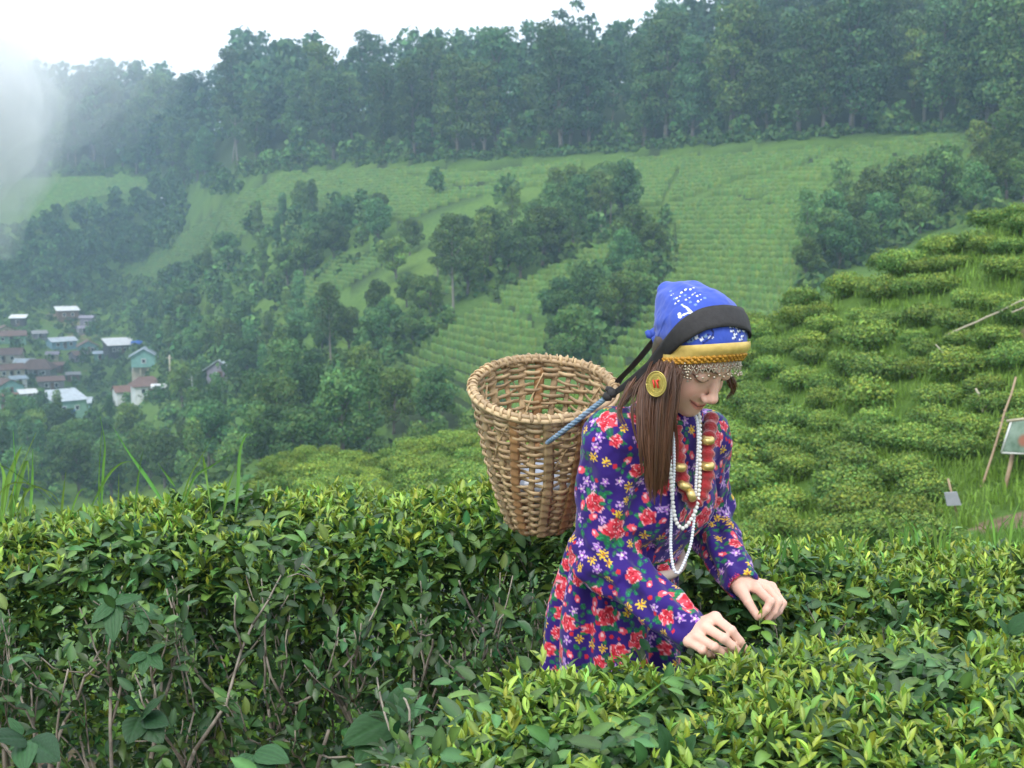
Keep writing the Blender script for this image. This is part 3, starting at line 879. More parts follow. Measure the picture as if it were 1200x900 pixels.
house("shed", "tiny shed with a turquoise-white roof beside the turquoise gable", 117, 422, 4, 3.4, 2.4, 'shed', 'bluegrey', 'teal', 0, .8, nwin=1)
house("house", "wide hall with a gleaming white roof right of the village centre", 140, 415, 10, 9, 3.4, 'shed', 'white', 'dark', 14, 2.2, nwin=4)
house("house", "two-storey teal house with a pale blue gable roof on cream pillars", 170, 440, 7.6, 8, 6.6, 'gable', 'bluegrey', 'teal', -4, 2.2, nwin=1, stilts=3.0, lower='cream', over=.7)
house("house", "brown hip-roofed house with white walls just below the teal house", 172, 464, 7.5, 7, 3.2, 'hip', 'brown', 'white', 10, 2.2, nwin=2)
house("shed", "little white-roofed shed beside the brown hip roof, right end of the village", 187, 464, 3, 3, 2.2, 'shed', 'white', 'wood', 0, .6, nwin=1)
house("house", "low red-brown roofed house with a white gable end left of the brown hip roof", 150, 467, 8, 5, 2.6, 'ridge', 'rust', 'white', 15, 1.4, nwin=2)
house("house", "large dull brown hip-roofed house in the middle of the village", 45, 441, 10.5, 9, 3.0, 'hip', 'brown', 'grey', -14, 3.0, nwin=3)
house("house", "long dark brown roof at the left edge of the village", 6, 424, 12, 7, 3, 'ridge', 'brown', 'cream', -12, 1.9, nwin=3)
house("house", "rust-roofed pale house at the left edge below the long brown roof", 10, 442, 9, 6, 3, 'ridge', 'rust', 'cream', 18, 1.5, nwin=3)
house("shed", "long red-striped roof over a grey shed below the village centre", 60, 456, 8, 4.5, 2.8, 'shed', 'rust', 'grey', 4, 1.2, nwin=2)
house("house", "big pale zinc shed roof over green walls, lowest of the village", 76, 487, 9.5, 9, 4.6, 'shed', 'zinc', 'green', 22, 2.4, nwin=2)
house("shed", "small white roof left of the big pale shed", 33, 469, 4.4, 4, 2.2, 'shed', 'white', 'grey', 10, .9, nwin=1)
house("house", "brown roof with a turquoise gable at the left edge, low in the village", 8, 462, 8, 7, 2.8, 'gable', 'brown', 'teal', 20, 2.0, gable='teal', nwin=1)
house("shed", "small dark lean-to beside the path in the village", 86, 447, 4.2, 3, 2.4, 'shed', 'grey', 'wood', 0, .7, nwin=1)
house("house", "lone house with a pale zinc gable roof among trees right of the village", 262, 447, 5.6, 6, 3, 'gable', 'zinc', 'purple', -18, 1.9, nwin=1)
house("shed", "tiny white hut high on the hazy left slope", 194, 240, 3.2, 3, 2.6, 'shed', 'white', 'purple', 0, .7, nwin=1)
house("shed", "dark hut in the valley wood below the village", 71, 515, 3.6, 3, 2.2, 'shed', 'purple', 'dark', 0, .6, nwin=1)
house("shed", "small purple-roofed shed right of the violet shed at the village top", 97, 392, 4, 3, 2.4, 'ridge', 'purple', 'grey', 20, .8, nwin=1)
house("shed", "small pale shed between the blue house and the brown hip roof", 62, 422, 4, 3, 2.2, 'ridge', 'purple', 'cream', -8, .8, nwin=1)
house("house", "cream house with a dull brown gable roof at the left edge, under the white roof", 6, 393, 6, 5, 2.6, 'gable', 'brown', 'cream', 10, 1.4, nwin=1)
house("house", "grey zinc-roofed house squeezed between rust roofs at the left", 30, 434, 6, 5, 2.6, 'ridge', 'zinc', 'grey', -18, 1.3, nwin=2)
house("shed", "low white shed in the lower left corner of the village", 22, 452, 4.5, 3.4, 2.2, 'shed', 'bluegrey', 'white', 12, .8, nwin=1)
house("house", "narrow brown-roofed house behind the lane beside the turquoise gable", 92, 424, 5, 5, 2.6, 'ridge', 'brown', 'purple', 30, 1.3, nwin=1)
house("shed", "rusty lean-to above the long red-striped roof", 66, 436, 4.6, 3.4, 2.3, 'shed', 'rust', 'wood', -14, .9, nwin=1)
house("house", "small teal-walled house near the foot of the big pale shed", 98, 480, 4.6, 4, 2.6, 'ridge', 'zinc', 'teal', -12, 1.2, nwin=1)
house("shed", "low grey roof left of the blue house", 46, 398, 5, 3.6, 2.4, 'ridge', 'grey', 'purple', 10, .9, nwin=1)
house("house", "rust-roofed house at the far left, low in the village", 4, 478, 7, 6, 2.6, 'ridge', 'rust', 'green', -6, 1.5, nwin=2)
def tarp(px, py, w, label):
    g = ground_hit(px, py, 120)
    b = MB(); n = 8
    u, v = np.meshgrid(np.linspace(-1, 1, n), np.linspace(-1, 1, n))
    pts = np.stack([u * w / 2, v * w * .35, 1.5 + .25 * np.sin(u * 4) * np.cos(v * 3) - .5 * (v < -.6)], -1).reshape(-1, 3)
    i, j = np.meshgrid(np.arange(n - 1), np.arange(n - 1), indexing='ij')
    f = np.stack([i * n + j, i * n + j + 1, (i + 1) * n + j + 1, (i + 1) * n + j], -1).reshape(-1, 4)
    b.add(pts, f); b.add(pts - (0, 0, .05), f[:, ::-1])
    for sx in (-.45, .45):
        for sy in (-.3, .3):
            b.box(sx * w, sy * w, .7, .1, .1, 1.6)
    o = b.build("tarpaulin", VC['tarp'], loc=g); tag(o, label, 'tarpaulin')
tarp(163, 406, 4.5, "dark blue tarpaulin beside the gleaming white hall roof")
tarp(77, 489, 4.0, "bright blue tarpaulin below the big pale shed roof")
def pole(px, py, h, label, m):
    g = ground_hit(px, py, 120)
    r = thing("utility_pole", label, 'pole', g)
    MB().tube([(0, 0, -.5), (0, 0, h)], .14, 8).build("post", m, r)
    MB().box(0, 0, h - .6, 1.4, .1, .1).build("crossbar", m, r, False)
pole(200, 462, 8, "pale pole standing among trees right of the village", VC['cream'])
pole(226, 466, 4, "short white pole in the trees below the lone house", VC['white'])
# ------------------------------------------------------------------ the bushy tea hill on the right
M_bush = mat("bush_leaves", attr="col", rough=.6, translucent=.2, spec=.3)
_tint(M_bush, .8, 1.3, (.9, 1, 1.1), (1.12, 1.02, .9))
M_stem = mat("tea_stem", (.20, .17, .13), .9, noise=(14, (.09, .075, .06), .7))

def bush_proto(seed):
    rng = np.random.default_rng(seed)
    b = MB(); T = MB()
    lob = [(np.array([0, 0, .34]), .46)]
    for k in range(7):
        a = k * .9 + rng.normal(0, .3); rr = rng.uniform(.22, .42)
        lob.append((np.array([math.cos(a) * rr, math.sin(a) * rr, rng.uniform(.22, .42)]), rng.uniform(.22, .34)))
    for c, r in lob:
        n = int(5200 * r * r)
        v, f, up = leaf_cards(c, r, n, .029, rng, flat=.72, up=.35)
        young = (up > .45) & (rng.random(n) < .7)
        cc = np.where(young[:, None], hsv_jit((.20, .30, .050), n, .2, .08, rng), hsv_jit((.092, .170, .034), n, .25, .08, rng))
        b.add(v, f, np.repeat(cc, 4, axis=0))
    for k in range(6):
        a = rng.uniform(0, 6.28); e = np.array([math.cos(a) * .35, math.sin(a) * .35, rng.uniform(.3, .5)])
        T.tube([(0, 0, -.15), e * .45 + (0, 0, .05), e], [.02, .014, .006], 5)
    return b.mesh("foliage", M_bush, False), T.mesh("stem", M_stem)
BUSH = [bush_proto(300 + k) for k in range(7)]
near_bushes = []
def near_hill_bushes():
    # staggered rows that follow the slope
    rng = np.random.default_rng(11)
    occ = []
    for k in range(30000):
        px, py = rng.uniform(230, 1300), rng.uniform(190, 650)
        edge = np.interp(px, [230, 300, 430, 560, 740, 880, 1000, 1100, 1200, 1300], [560, 548, 520, 486, 420, 354, 300, 262, 212, 160])
        if py < edge - 4: continue
        g = ground_hit(px, py, 9, 60)
        if g is None or g.y > 50: continue
        if (px > 1095 and py > 552 and g.y < 17.6) or (px > 1150 and py > 590) or (1172 < px and 380 < py < 425): continue
        s = rng.uniform(.60, .98)
        if g.y > 38: s *= .95
        ok = True
        for (x, y, q) in occ:
            dx, dy = (x - g.x), (y - g.y)
            if dx * dx + dy * dy * .8 < (.51 * (s + q)) ** 2: ok = False; break
        if ok:
            occ.append((g.x, g.y, s)); near_bushes.append((g.x, g.y, g.z, s, px, py))
    near_bushes.sort(key=lambda t: -t[3] / t[1])
near_hill_bushes()
print("BUSHES", len(near_bushes))
far_b = MB()
for n, (x, y, z, s, px, py) in enumerate(near_bushes):
    fm, tm = BUSH[n % len(BUSH)]
    sx, sy, sz = s * random.uniform(1.0, 1.3), s * random.uniform(1.0, 1.25), s * random.uniform(.85, 1.15)
    if n < 296:
        lip = px < 620
        r = thing("tea_bush", ("small rounded tea bush on the lip left of the basket" + (", far left end" if px < 400 else ", nearer the basket")) if lip else "rounded tea bush on the grassy right hill, " + ("close to the picture board" if px > 1090 and py > 430 else "on the skyline crest" if py < np.interp(px, [740, 880, 1000, 1100, 1200, 1300], [420, 354, 300, 262, 212, 160]) + 28 else "in the upper rows" if py < 400 else "in the middle rows" if py < 500 else "in the lowest rows"), 'tea bush', (x, y, z - .05), random.uniform(0, 6.28),
                  "tea bushes on the lip left of the basket" if lip else "tea bushes on the right hill")
        r.scale = (sx, sy, sz)
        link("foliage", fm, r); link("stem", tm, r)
    else:
        v = np.array([w.co for w in fm.vertices]).reshape(-1, 4, 3)[::3]; v = (v + (v - v.mean(1, keepdims=True)) * .65).reshape(-1, 3) * (sx, sy, sz) + (x, y, z - .05)
        far_b.add(v, np.arange(len(v)).reshape(-1, 4), hsv_jit((.12, .20, .036), len(v) // 4).repeat(4, axis=0))
if far_b.n:
    o = far_b.build("tea_bushes", M_bush, smooth=False, kind='stuff'); o['label'] = 'farthest tea bushes of the right hill'; o['category'] = 'tea bushes'

# grass between the bushes
M_grass = mat("grass_blades", attr="col", rough=.6, translucent=.3, spec=.25)
def blades(n_tufts, sampler, hmin, hmax, w, seed, base=(.085, .21, .03), per=7):
    rng = np.random.default_rng(seed); V, C = [], []
    for _ in range(n_tufts):
        g = sampler(rng)
        if g is None: continue
        for k in range(per):
            a = rng.uniform(0, 6.28); l = rng.uniform(hmin, hmax); lean = rng.uniform(.15, .8)
            o = np.array([g[0] + rng.normal(0, .1), g[1] + rng.normal(0, .1), g[2] - .02]); dd = np.array([math.cos(a), math.sin(a), 0]); sd = np.array([-dd[1], dd[0], 0]) * w * .5
            m = o + dd * l * lean * .35 + (0, 0, l * .62); t = o + dd * l * lean + (0, 0, l * (1 - lean * .35))
            V += [o - sd, o + sd, m + sd * .8, m - sd * .8, t]; C.append(np.exp(rng.normal(0, .22)))
    V = np.array(V); n = len(C); i = np.arange(n)[:, None] * 5
    c = np.array(base) * np.array(C)[:, None]
    return V, [i + [0, 1, 2, 3], i + [3, 2, 4]], np.repeat(c, 5, axis=0)
def _hill_pt(rng):
    px, py = rng.uniform(230, 1230), rng.uniform(200, 625)
    g = ground_hit(px, py, 12, 60)
    return None if g is None or g.y > 50 or (px > 1165 and py > 598) or (px > 1178 and 385 < py < 420) else g
v, f, c = blades(7000, _hill_pt, .10, .30, .020, 21, base=(.17, .29, .045))
o = link("grass", make_mesh("grass", v, f, M_grass, False, {"col": c}), kind='stuff')
o['label'] = 'bright grass between the tea bushes of the right hill'; o['category'] = 'grass'

def _dip_pt(rng):
    x, y = rng.uniform(-4.5, 6.5), rng.uniform(3.9, 13.5)
    return (x, y, float(H(x, y)))
v, f, c = blades(3000, _dip_pt, .10, .32, .014, 22, base=(.11, .22, .035))
o = link("grass", make_mesh("grass", v, f, M_grass, False, {"col": c}), kind='stuff')
o['label'] = 'grass in the dip behind the back tea hedge'; o['category'] = 'grass'

# stakes, boards and poles stuck in the hill
M_bamboo = mat("bamboo", (.40, .29, .19), .6, noise=(6, (.26, .17, .10), .7))
M_palebamboo = mat("bleached_bamboo", (.40, .36, .26), .65, noise=(5, (.33, .28, .2), .6))
M_board_frame = mat("board_edge", (.62, .62, .60), .5)
def stick(label, a, b, da, db, rad, m, name="bamboo_pole"):
    p, q = P(*a, da), P(*b, db)
    pts = [p.lerp(q, t) + Vector((random.gauss(0, .006), 0, random.gauss(0, .006))) for t in np.linspace(0, 1, 9)]
    r = thing(name, label, 'pole', p)
    pts = [x - p for x in pts]
    MB().tube(pts, np.linspace(rad * 1.1, rad * .85, 9), 8).build("cane", m, r)
    for k in (2, 4, 6):
        d = (pts[k + 1] - pts[k]).normalized() * .012
        MB().tube([pts[k] - d, pts[k] + d], rad * 1.22, 8).build("node", m, r)
    return r
stick("tall thin leaning bamboo stake left of the picture board", (1140, 602), (1191, 442), 17, 17.4, .017, M_bamboo)
stick("pale bamboo rail lying across the bushes beside the woman's shoulder", (950, 476), (1010, 434), 24.5, 26.2, .018, M_palebamboo)
stick("long pale bamboo rail high on the right hill", (1108, 394), (1206, 349), 23.2, 22.5, .019, M_palebamboo)
stick("second pale rail beside the long one at the right edge", (1186, 366), (1207, 358), 22.2, 22.0, .016, M_palebamboo)
stick("short upright broken stake among the bushes above the tall stake", (1152, 483), (1144, 455), 20, 20.2, .022, M_palebamboo)
stick("thin fallen twig sloping down the hill toward the short stake", (1096, 404), (1136, 445), 22.5, 21.5, .010, M_palebamboo)
stick("dark thin stick lying low between the bushes", (1052, 536), (1110, 508), 20.5, 20.8, .016, M_bamboo)

def sign_board():
    c = P(1199, 511, 16.6)
    r = thing("picture_board", "printed picture board in a pale frame on a leaning stake at the right edge", 'sign', c)
    f = 16.6 / FPX
    tl, tr, bl, br = [np.array(((x - 1199) * f, 0, -(y - 511) * f)) for x, y in ((1184, 493), (1224, 487), (1174, 531), (1215, 533))]
    def quad(a, b, c_, d, t0, t1):
        v = np.array([a, b, c_, d]); v0, v1 = v.copy(), v.copy(); v0[:, 1] = t0; v1[:, 1] = t1
        return np.concatenate([v0, v1]), np.array([(0, 1, 2, 3), (7, 6, 5, 4), (0, 4, 5, 1), (1, 5, 6, 2), (2, 6, 7, 3), (3, 7, 4, 0)])
    cen = (tl + tr + bl + br) / 4; k = .92
    m = mat("printed_sheet", (.33, .42, .36), .35, noise=(3.2, (.10, .17, .12), .9))
    t = m.node_tree; b = t.nodes["Principled BSDF"]; tc = t.nodes.new("ShaderNodeTexCoord")
    vd = t.nodes.new("ShaderNodeVectorMath"); vd.operation = 'DISTANCE'; vd.inputs[1].default_value = (.02, 0, -.06)
    t.links.new(tc.outputs["Object"], vd.inputs[0])
    mr = t.nodes.new("ShaderNodeMapRange"); mr.inputs[1].default_value = .06; mr.inputs[2].default_value = .11; mr.inputs[3].default_value = 1; mr.inputs[4].default_value = 0
    t.links.new(vd.outputs["Value"], mr.inputs[0])
    x = t.nodes.new("ShaderNodeMix"); x.data_type = 'RGBA'; t.links.new(mr.outputs[0], x.inputs[0])
    src = b.inputs["Base Color"].links[0].from_socket; t.links.new(src, x.inputs[6]); x.inputs[7].default_value = (.38, .16, .11, 1)
    t.links.new(x.outputs[2], b.inputs["Base Color"])
    v, q = quad(*[cen + (p - cen) * k for p in (tl, bl, br, tr)], -.012, .012); MB().add(v, q).build("picture", m, r, False)
    for a, d in ((tl, bl), (bl, br), (br, tr)):
        MB().tube([a, d], .014, 6).build("frame", M_board_frame, r)
    MB().tube([tl + (-.06, .0, .0), tr + (.05, 0, .0)], .02, 8).build("top_bar", M_palebamboo, r)
    s0, s1 = P(1170, 606, 16.7) - c, P(1195, 505, 16.7) - c
    MB().tube([s0, s1 + Vector((0, .05, 0))], .03, 8).build("stake", M_bamboo, r)
sign_board()
def plaque():
    c = P(1116, 584, 15.2); f = 15.2 / FPX
    r = thing("plaque", "small grey blank plaque tilted on a short stick in front of the bushes", 'sign', c)
    pts = [np.array(((x - 1116) * f, 0, -(y - 584) * f)) for x, y in ((1106, 577), (1110, 593), (1127, 592), (1121, 576))]
    v = np.array(pts); v0, v1 = v.copy(), v.copy(); v0[:, 1] = -.012; v1[:, 1] = .012
    MB().add(np.concatenate([v0, v1]), np.array([(0, 1, 2, 3), (7, 6, 5, 4), (0, 4, 5, 1), (1, 5, 6, 2), (2, 6, 7, 3), (3, 7, 4, 0)])).build("panel", mat("grey_slate", (.27, .29, .32), .5, noise=(9, (.36, .38, .42), .6)), r, False)
    MB().tube([P(1111, 561, 15.3) - c, P(1122, 606, 15.3) - c], .014, 6).build("stick", M_bamboo, r)
plaque()
# ------------------------------------------------------------------ tea hedges in the foreground
M_tea = mat("tea_leaf", attr="col", rough=.40, translucent=.2, spec=.5, bump=(60, .25, .004))
M_twig = mat("tea_twig", (.38, .335, .27), .85, noise=(30, (.12, .10, .08), .8))

def leaf_mesh_arrays(L, Wd, fold, curl, nx=6, tip=1.0, wave=0.0):
    """one leaf along +Y, face up +Z; midrib sunk, blade folded and curled. verts (n,3), quads, centre weight"""
    ts = np.linspace(0, 1, nx)
    prof = np.sin(np.pi * np.clip(ts ** .88, 0, 1)) ** .62 * (1 - .18 * ts * tip)
    prof[0] = .05; prof[-1] = .02
    v = []
    for t, p in zip(ts, prof):
        y = L * (t - curl * .25 * t * t); z = -curl * L * .55 * t * t
        w = Wd * .5 * p
        e = wave * math.sin(t * 14) * Wd
        v += [(-w, y, z + fold * w + e), (0, y, z), (w, y, z + fold * w - e)]
    v = np.array(v); q = []
    for k in range(nx - 1):
        a = k * 3
        q += [(a, a + 1, a + 4, a + 3), (a + 1, a + 2, a + 5, a + 4)]
    rib = np.tile([0, 1, 0], nx).astype(float)
    return v, np.array(q), rib

LEAF_KINDS = {}
def _mk():
    rng = np.random.default_rng(2)
    for k in range(5):
        a = (rng.uniform(.9, 1.1), rng.uniform(.40, .50), rng.uniform(.25, .6), rng.uniform(.1, .7)); b = (rng.uniform(.9, 1.1), rng.uniform(.30, .40), rng.uniform(.5, 1.1), rng.uniform(-.1, .6))
        LEAF_KINDS.setdefault('old', []).append(leaf_mesh_arrays(*a, nx=6, wave=.012)); LEAF_KINDS.setdefault('young', []).append(leaf_mesh_arrays(*b, nx=6))
        LEAF_KINDS.setdefault('old_mid', []).append(leaf_mesh_arrays(*a, nx=5)); LEAF_KINDS.setdefault('young_mid', []).append(leaf_mesh_arrays(*b, nx=5))
        LEAF_KINDS.setdefault('old_low', []).append(leaf_mesh_arrays(*a, nx=3)); LEAF_KINDS.setdefault('young_low', []).append(leaf_mesh_arrays(*b, nx=3))
_mk()
OLD, MID, YOUNG = (.030, .078, .022), (.070, .145, .032), (.185, .275, .036)

def basis(direction, up):
    """rotation matrices (n,3,3): columns X, Y=direction, Z~up"""
    y = direction / np.linalg.norm(direction, axis=1)[:, None]
    x = np.cross(y, up); x /= np.linalg.norm(x, axis=1)[:, None] + 1e-9
    z = np.cross(x, y)
    return np.stack([x, y, z], -1)

class Hedge:
    def __init__(self, foot, top, z_fun=None, seed=0):
        self.foot = np.array(foot, float); self.top = top; self.rng = np.random.default_rng(seed)
        self.seed = seed
        self.L = []         # leaves: pos, dir, up, size, kind, colour
    def topz(self, x, y):
        return self.top(x, y) + .05 * vnoise(np.stack([x * 4, y * 4, x * 0], -1), 1, self.seed, 3) + .03 * vnoise(np.stack([x * 11, y * 11, x * 0], -1), 1, self.seed + 2, 2)
    def inside_dist(self, x, y):
        """signed distance to outline, positive inside"""
        d = np.full(len(x), 1e9); ins = in_poly(x, y, [tuple(p) for p in self.foot]); n = len(self.foot)
        for k in range(n):
            a, b = self.foot[k], self.foot[(k + 1) % n]; ab = b - a
            t = np.clip(((x - a[0]) * ab[0] + (y - a[1]) * ab[1]) / (ab @ ab), 0, 1)
            d = np.minimum(d, np.hypot(x - a[0] - t * ab[0], y - a[1] - t * ab[1]))
        return np.where(ins, d, -d)
    def add(self, pos, dr, up, size, kind, col):
        self.L.append((pos, dr, up, size, np.full(len(pos), kind == 'young'), col))
    def random_xy(self, n):
        lo, hi = self.foot.min(0), self.foot.max(0); out = np.zeros((0, 2))
        while len(out) < n:
            c = self.rng.uniform(lo, hi, (n * 2, 2)); out = np.concatenate([out, c[in_poly(c[:, 0], c[:, 1], [tuple(p) for p in self.foot])]])
        return out[:n]
    def top_layer(self, n_old, n_shoot, lean=(0, 0), young_size=(.030, .052), old_size=(.045, .08)):
        r = self.rng
        xy = self.random_xy(n_old); x, y = xy.T; dist = self.inside_dist(x, y)
        z = self.topz(x, y) - .10 * np.exp(-dist / .05) - r.exponential(.035, n_old)
        a = r.uniform(0, 2 * np.pi, n_old); el = r.normal(.25, .45, n_old)
        d = np.stack([np.cos(a) * np.cos(el), np.sin(a) * np.cos(el), np.sin(el)], 1)
        up = np.stack([r.normal(0, .35, n_old), r.normal(-.1, .35, n_old), np.ones(n_old)], 1)
        m = r.random(n_old) < .5
        col = np.where(m[:, None], hsv_jit(MID, n_old, .25, .07, r), hsv_jit(OLD, n_old, .3, .06, r) * 1.25)
        self.add(np.stack([x, y, z], 1), d, up, r.uniform(*old_size, n_old), 'old', col)
        xy = self.random_xy(n_shoot); clump = vnoise(np.concatenate([xy * 5, xy[:, :1] * 0], 1), 1, self.seed + 5, 2); xy = xy[clump > -.16]; n = len(xy); x, y = xy.T; dist = self.inside_dist(x, y)
        z = self.topz(x, y) - .10 * np.exp(-dist / .05) + r.uniform(-.03, .028, n)
        self.shoots(np.stack([x, y, z], 1), r, lean, young_size)
    def shoots(self, p, r, lean, size):
        n = len(p)
        for k in range(5):
            a = k * 2.3 + r.uniform(0, 6.28, n); el = np.clip(r.normal([1.25, .95, .75, .45, .2][k], .22, n), -.3, 1.5)
            d = np.stack([np.cos(a) * np.cos(el) + lean[0], np.sin(a) * np.cos(el) + lean[1], np.sin(el)], 1)
            up = np.stack([-np.cos(a) * np.sin(el), -np.sin(a) * np.sin(el), np.cos(el) + .15], 1) + r.normal(0, .25, (n, 3))
            t = [1.0, 1.0, .8, .45, .2][k]
            c = hsv_jit(YOUNG, n, .26, .09, r) * t + hsv_jit(MID, n, .25, .1, r) * (1 - t)
            s = r.uniform(*size, n) * [.75, 1.0, 1.1, 1.25, 1.4][k]
            keep = r.random(n) < [.95, .9, .85, .7, .55][k]
            self.add((p + np.array([0, 0, [0, -.006, -.014, -.026, -.04][k]]))[keep], d[keep], up[keep], s[keep], 'young' if k < 3 else 'old', c[keep])
    def face_layer(self, k, n, n_young, zlo=.05, deep=.16, dark=1.0, old_size=(.045, .085)):
        """leaves over the vertical side between outline points k and k+1"""
        r = self.rng; a, b = self.foot[k], self.foot[(k + 1) % len(self.foot)]; ab = b - a
        nrm = np.array([ab[1], -ab[0]]); nrm /= np.linalg.norm(nrm)
        for count, young in ((n, False), (n_young, True)):
            t = r.random(count); x, y = a[0] + ab[0] * t, a[1] + ab[1] * t
            zt = self.topz(x, y)
            zz = zlo + (zt - zlo) * (r.random(count) ** (.55 if young else .92))
            bulge = .07 * vnoise(np.stack([x * 3.2, y * 3.2, zz * 3.2], 1), 1, self.seed + 9, 3) - .05 * (1 - zz / zt) ** 1.0
            dp = r.exponential(deep * (.35 if young else 1), count)
            hole = vnoise(np.stack([x * 5.5, y * 5.5, zz * 4], 1), 1, self.seed + 4, 2)
            dp += np.where(hole < -.18, .10, 0)
            x, y = x + nrm[0] * (bulge - dp), y + nrm[1] * (bulge - dp)
            ang = r.normal(0, .9, count); el = r.normal(.05 if not young else .7, .55, count)
            ca, sa = np.cos(ang), np.sin(ang)
            hx, hy = nrm[0] * ca - nrm[1] * sa, nrm[0] * sa + nrm[1] * ca
            d = np.stack([hx * np.cos(el), hy * np.cos(el), np.sin(el)], 1)
            up = np.stack([nrm[0] * .45 + r.normal(0, .4, count), nrm[1] * .45 + r.normal(0, .4, count), np.ones(count)], 1)
            p = np.stack([x, y, zz], 1)
            if young:
                self.shoots(p, r, tuple(nrm * .25), (.028, .045))
            else:
                m = r.random(count) < .45
                self.add(p, d, up, r.uniform(*old_size, count), 'old', np.where(m[:, None], hsv_jit(MID, count, .25, .07, r), hsv_jit(OLD, count, .35, .06, r) * 1.12) * dark)
    def build(self, name, label, group=None, stems=60, n_obj=300, view_faces=(0,)):
        r = self.rng
        o0 = self.foot.mean(0); z0 = float(H(o0[0], o0[1])); org = np.array([o0[0], o0[1], z0])
        twigs, tips = [], []
        # stems fork up from the ground to the skin
        nface = len(view_faces)
        for s in range(stems):
            k = view_faces[s % nface]; a, b = self.foot[k], self.foot[(k + 1) % len(self.foot)]; ab = b - a
            nrm = np.array([ab[1], -ab[0]]); nrm /= np.linalg.norm(nrm); t = r.uniform(.01, .99)
            base = a + ab * t - nrm * r.uniform(-.01, .26); zt = float(self.topz(np.array([base[0]]), np.array([base[1]]))[0])
            mb = MB(); twigs.append(mb)
            def limb(p, dirv, length, rad, depth):
                n = 5; pts = [np.array(p)]; dv = np.array(dirv, float)
                for q in range(n):
                    dv = dv + r.normal(0, .15, 3) + (0, 0, .16); dv /= np.linalg.norm(dv)
                    pts.append(pts[-1] + dv * length / n)
                lim_ = float(self.topz(np.array([base[0]]), np.array([base[1]]))[0]) - .035
                for w_ in pts: w_[2] = min(w_[2], lim_ + .2 * min(0, w_[2] - lim_))
                mb.tube(np.array(pts) - org, np.linspace(rad, rad * .6, n + 1), 5)
                if depth < 2:
                    for q in range(2 if depth else 1, n + 1): tips.append((pts[q], dv.copy(), depth))
                if depth > 0:
                    for _ in range(2 + (r.random() < .5)):
                        q = r.integers(2, n + 1); nd = dv + r.normal(0, .5, 3) + np.array([nrm[0], nrm[1], .4]) * .45
                        limb(pts[q], nd / np.linalg.norm(nd), length * r.uniform(.45, .7), rad * .62, depth - 1)
            d0 = np.array([nrm[0] * .30, nrm[1] * .30, 1]) + r.normal(0, .16, 3)
            limb(np.array([base[0], base[1], float(H(base[0], base[1])) - .02]), d0 / np.linalg.norm(d0), zt * r.uniform(.52, .66), r.uniform(.004, .0085), 2)
        if tips:
            tp = np.array([t[0] for t in tips]); td = np.array([t[1] for t in tips]); k = 2
            tp = np.repeat(tp, k, 0); td = np.repeat(td, k, 0); m = len(tp)
            d = td * .6 + r.normal(0, .7, (m, 3)); d[:, 2] += .25
            up_ = np.stack([r.normal(0, .4, m), r.normal(-.35, .4, m), np.ones(m)], 1)
            w = r.random(m) < .35
            self.add(tp + r.normal(0, .012, (m, 3)), d, up_, r.uniform(.027, .054, m), 'old', np.where(w[:, None], hsv_jit(MID, m, .25, .1, r) * .85, hsv_jit(OLD, m, .3, .1, r) * .9))
        pos = np.concatenate([l[0] for l in self.L]); dr = np.concatenate([l[1] for l in self.L]); up = np.concatenate([l[2] for l in self.L])
        size = np.concatenate([l[3] for l in self.L]); yo = np.concatenate([l[4] for l in self.L]); col = np.concatenate([l[5] for l in self.L])
        keep = pos[:, 2] > -.02
        pos, dr, up, size, yo, col = (q[keep] for q in (pos, dr, up, size, yo, col))
        B = basis(dr, up); var = r.integers(0, 5, len(pos))
        root = thing(name, label, 'hedge', (o0[0], o0[1], z0), 0, group)
        # the leaves that show largest become parts of their own
        px, py = proj(pos); d = np.linalg.norm(pos - (0, 0, CAM_H), axis=1)
        topd = self.topz(pos[:, 0], pos[:, 1]) - pos[:, 2]
        front = -self.inside_dist(pos[:, 0], pos[:, 1])
        outer = np.maximum(-topd, front)                    # how near the skin
        facing = np.abs(np.einsum('ij,ij->i', B[:, :, 2], (pos - (0, 0, CAM_H)) / d[:, None]))
        show = size / d * (.35 + facing) * ((px > 0) & (px < 1200) & (py > 0) & (py < 900)) * np.where(outer > -.02, 1, .25)
        idx = np.argsort(-show)[:n_obj]
        single = np.zeros(len(pos), bool); single[idx] = True
        fine = (outer > -.045) & (px > -20) & (px < 1220) & (py < 915) & (size / d > .0125)
        V, F, C = [], [], []; nv = 0
        for yk in (False, True):
            for k, lev in [(k, lev) for k in range(5) for lev in ('_mid', '_low')]:
                m = (yo == yk) & (var == k) & ~single & (fine if lev == '_mid' else ~fine)
                if not m.any(): continue
                lv, lq, rib = LEAF_KINDS[('young' if yk else 'old') + lev][k]
                v = np.einsum('nij,vj->nvi', B[m], lv) * size[m][:, None, None] + pos[m][:, None, :] - org
                n = m.sum()
                V.append(v.reshape(-1, 3)); F.append((lq[None] + (np.arange(n) * len(lv))[:, None, None]).reshape(-1, 4) + nv)
                c = col[m][:, None, :] * (1 + .55 * rib[None, :, None]); C.append(c.reshape(-1, 3)); nv += n * len(lv)
        o = link("foliage", make_mesh("foliage", np.concatenate(V), np.concatenate(F), M_tea, True, {"col": np.concatenate(C)}), root, kind='stuff')
        print("HEDGE", name, len(pos), "leaves")
        # single leaves share a small set of meshes
        bank = {}
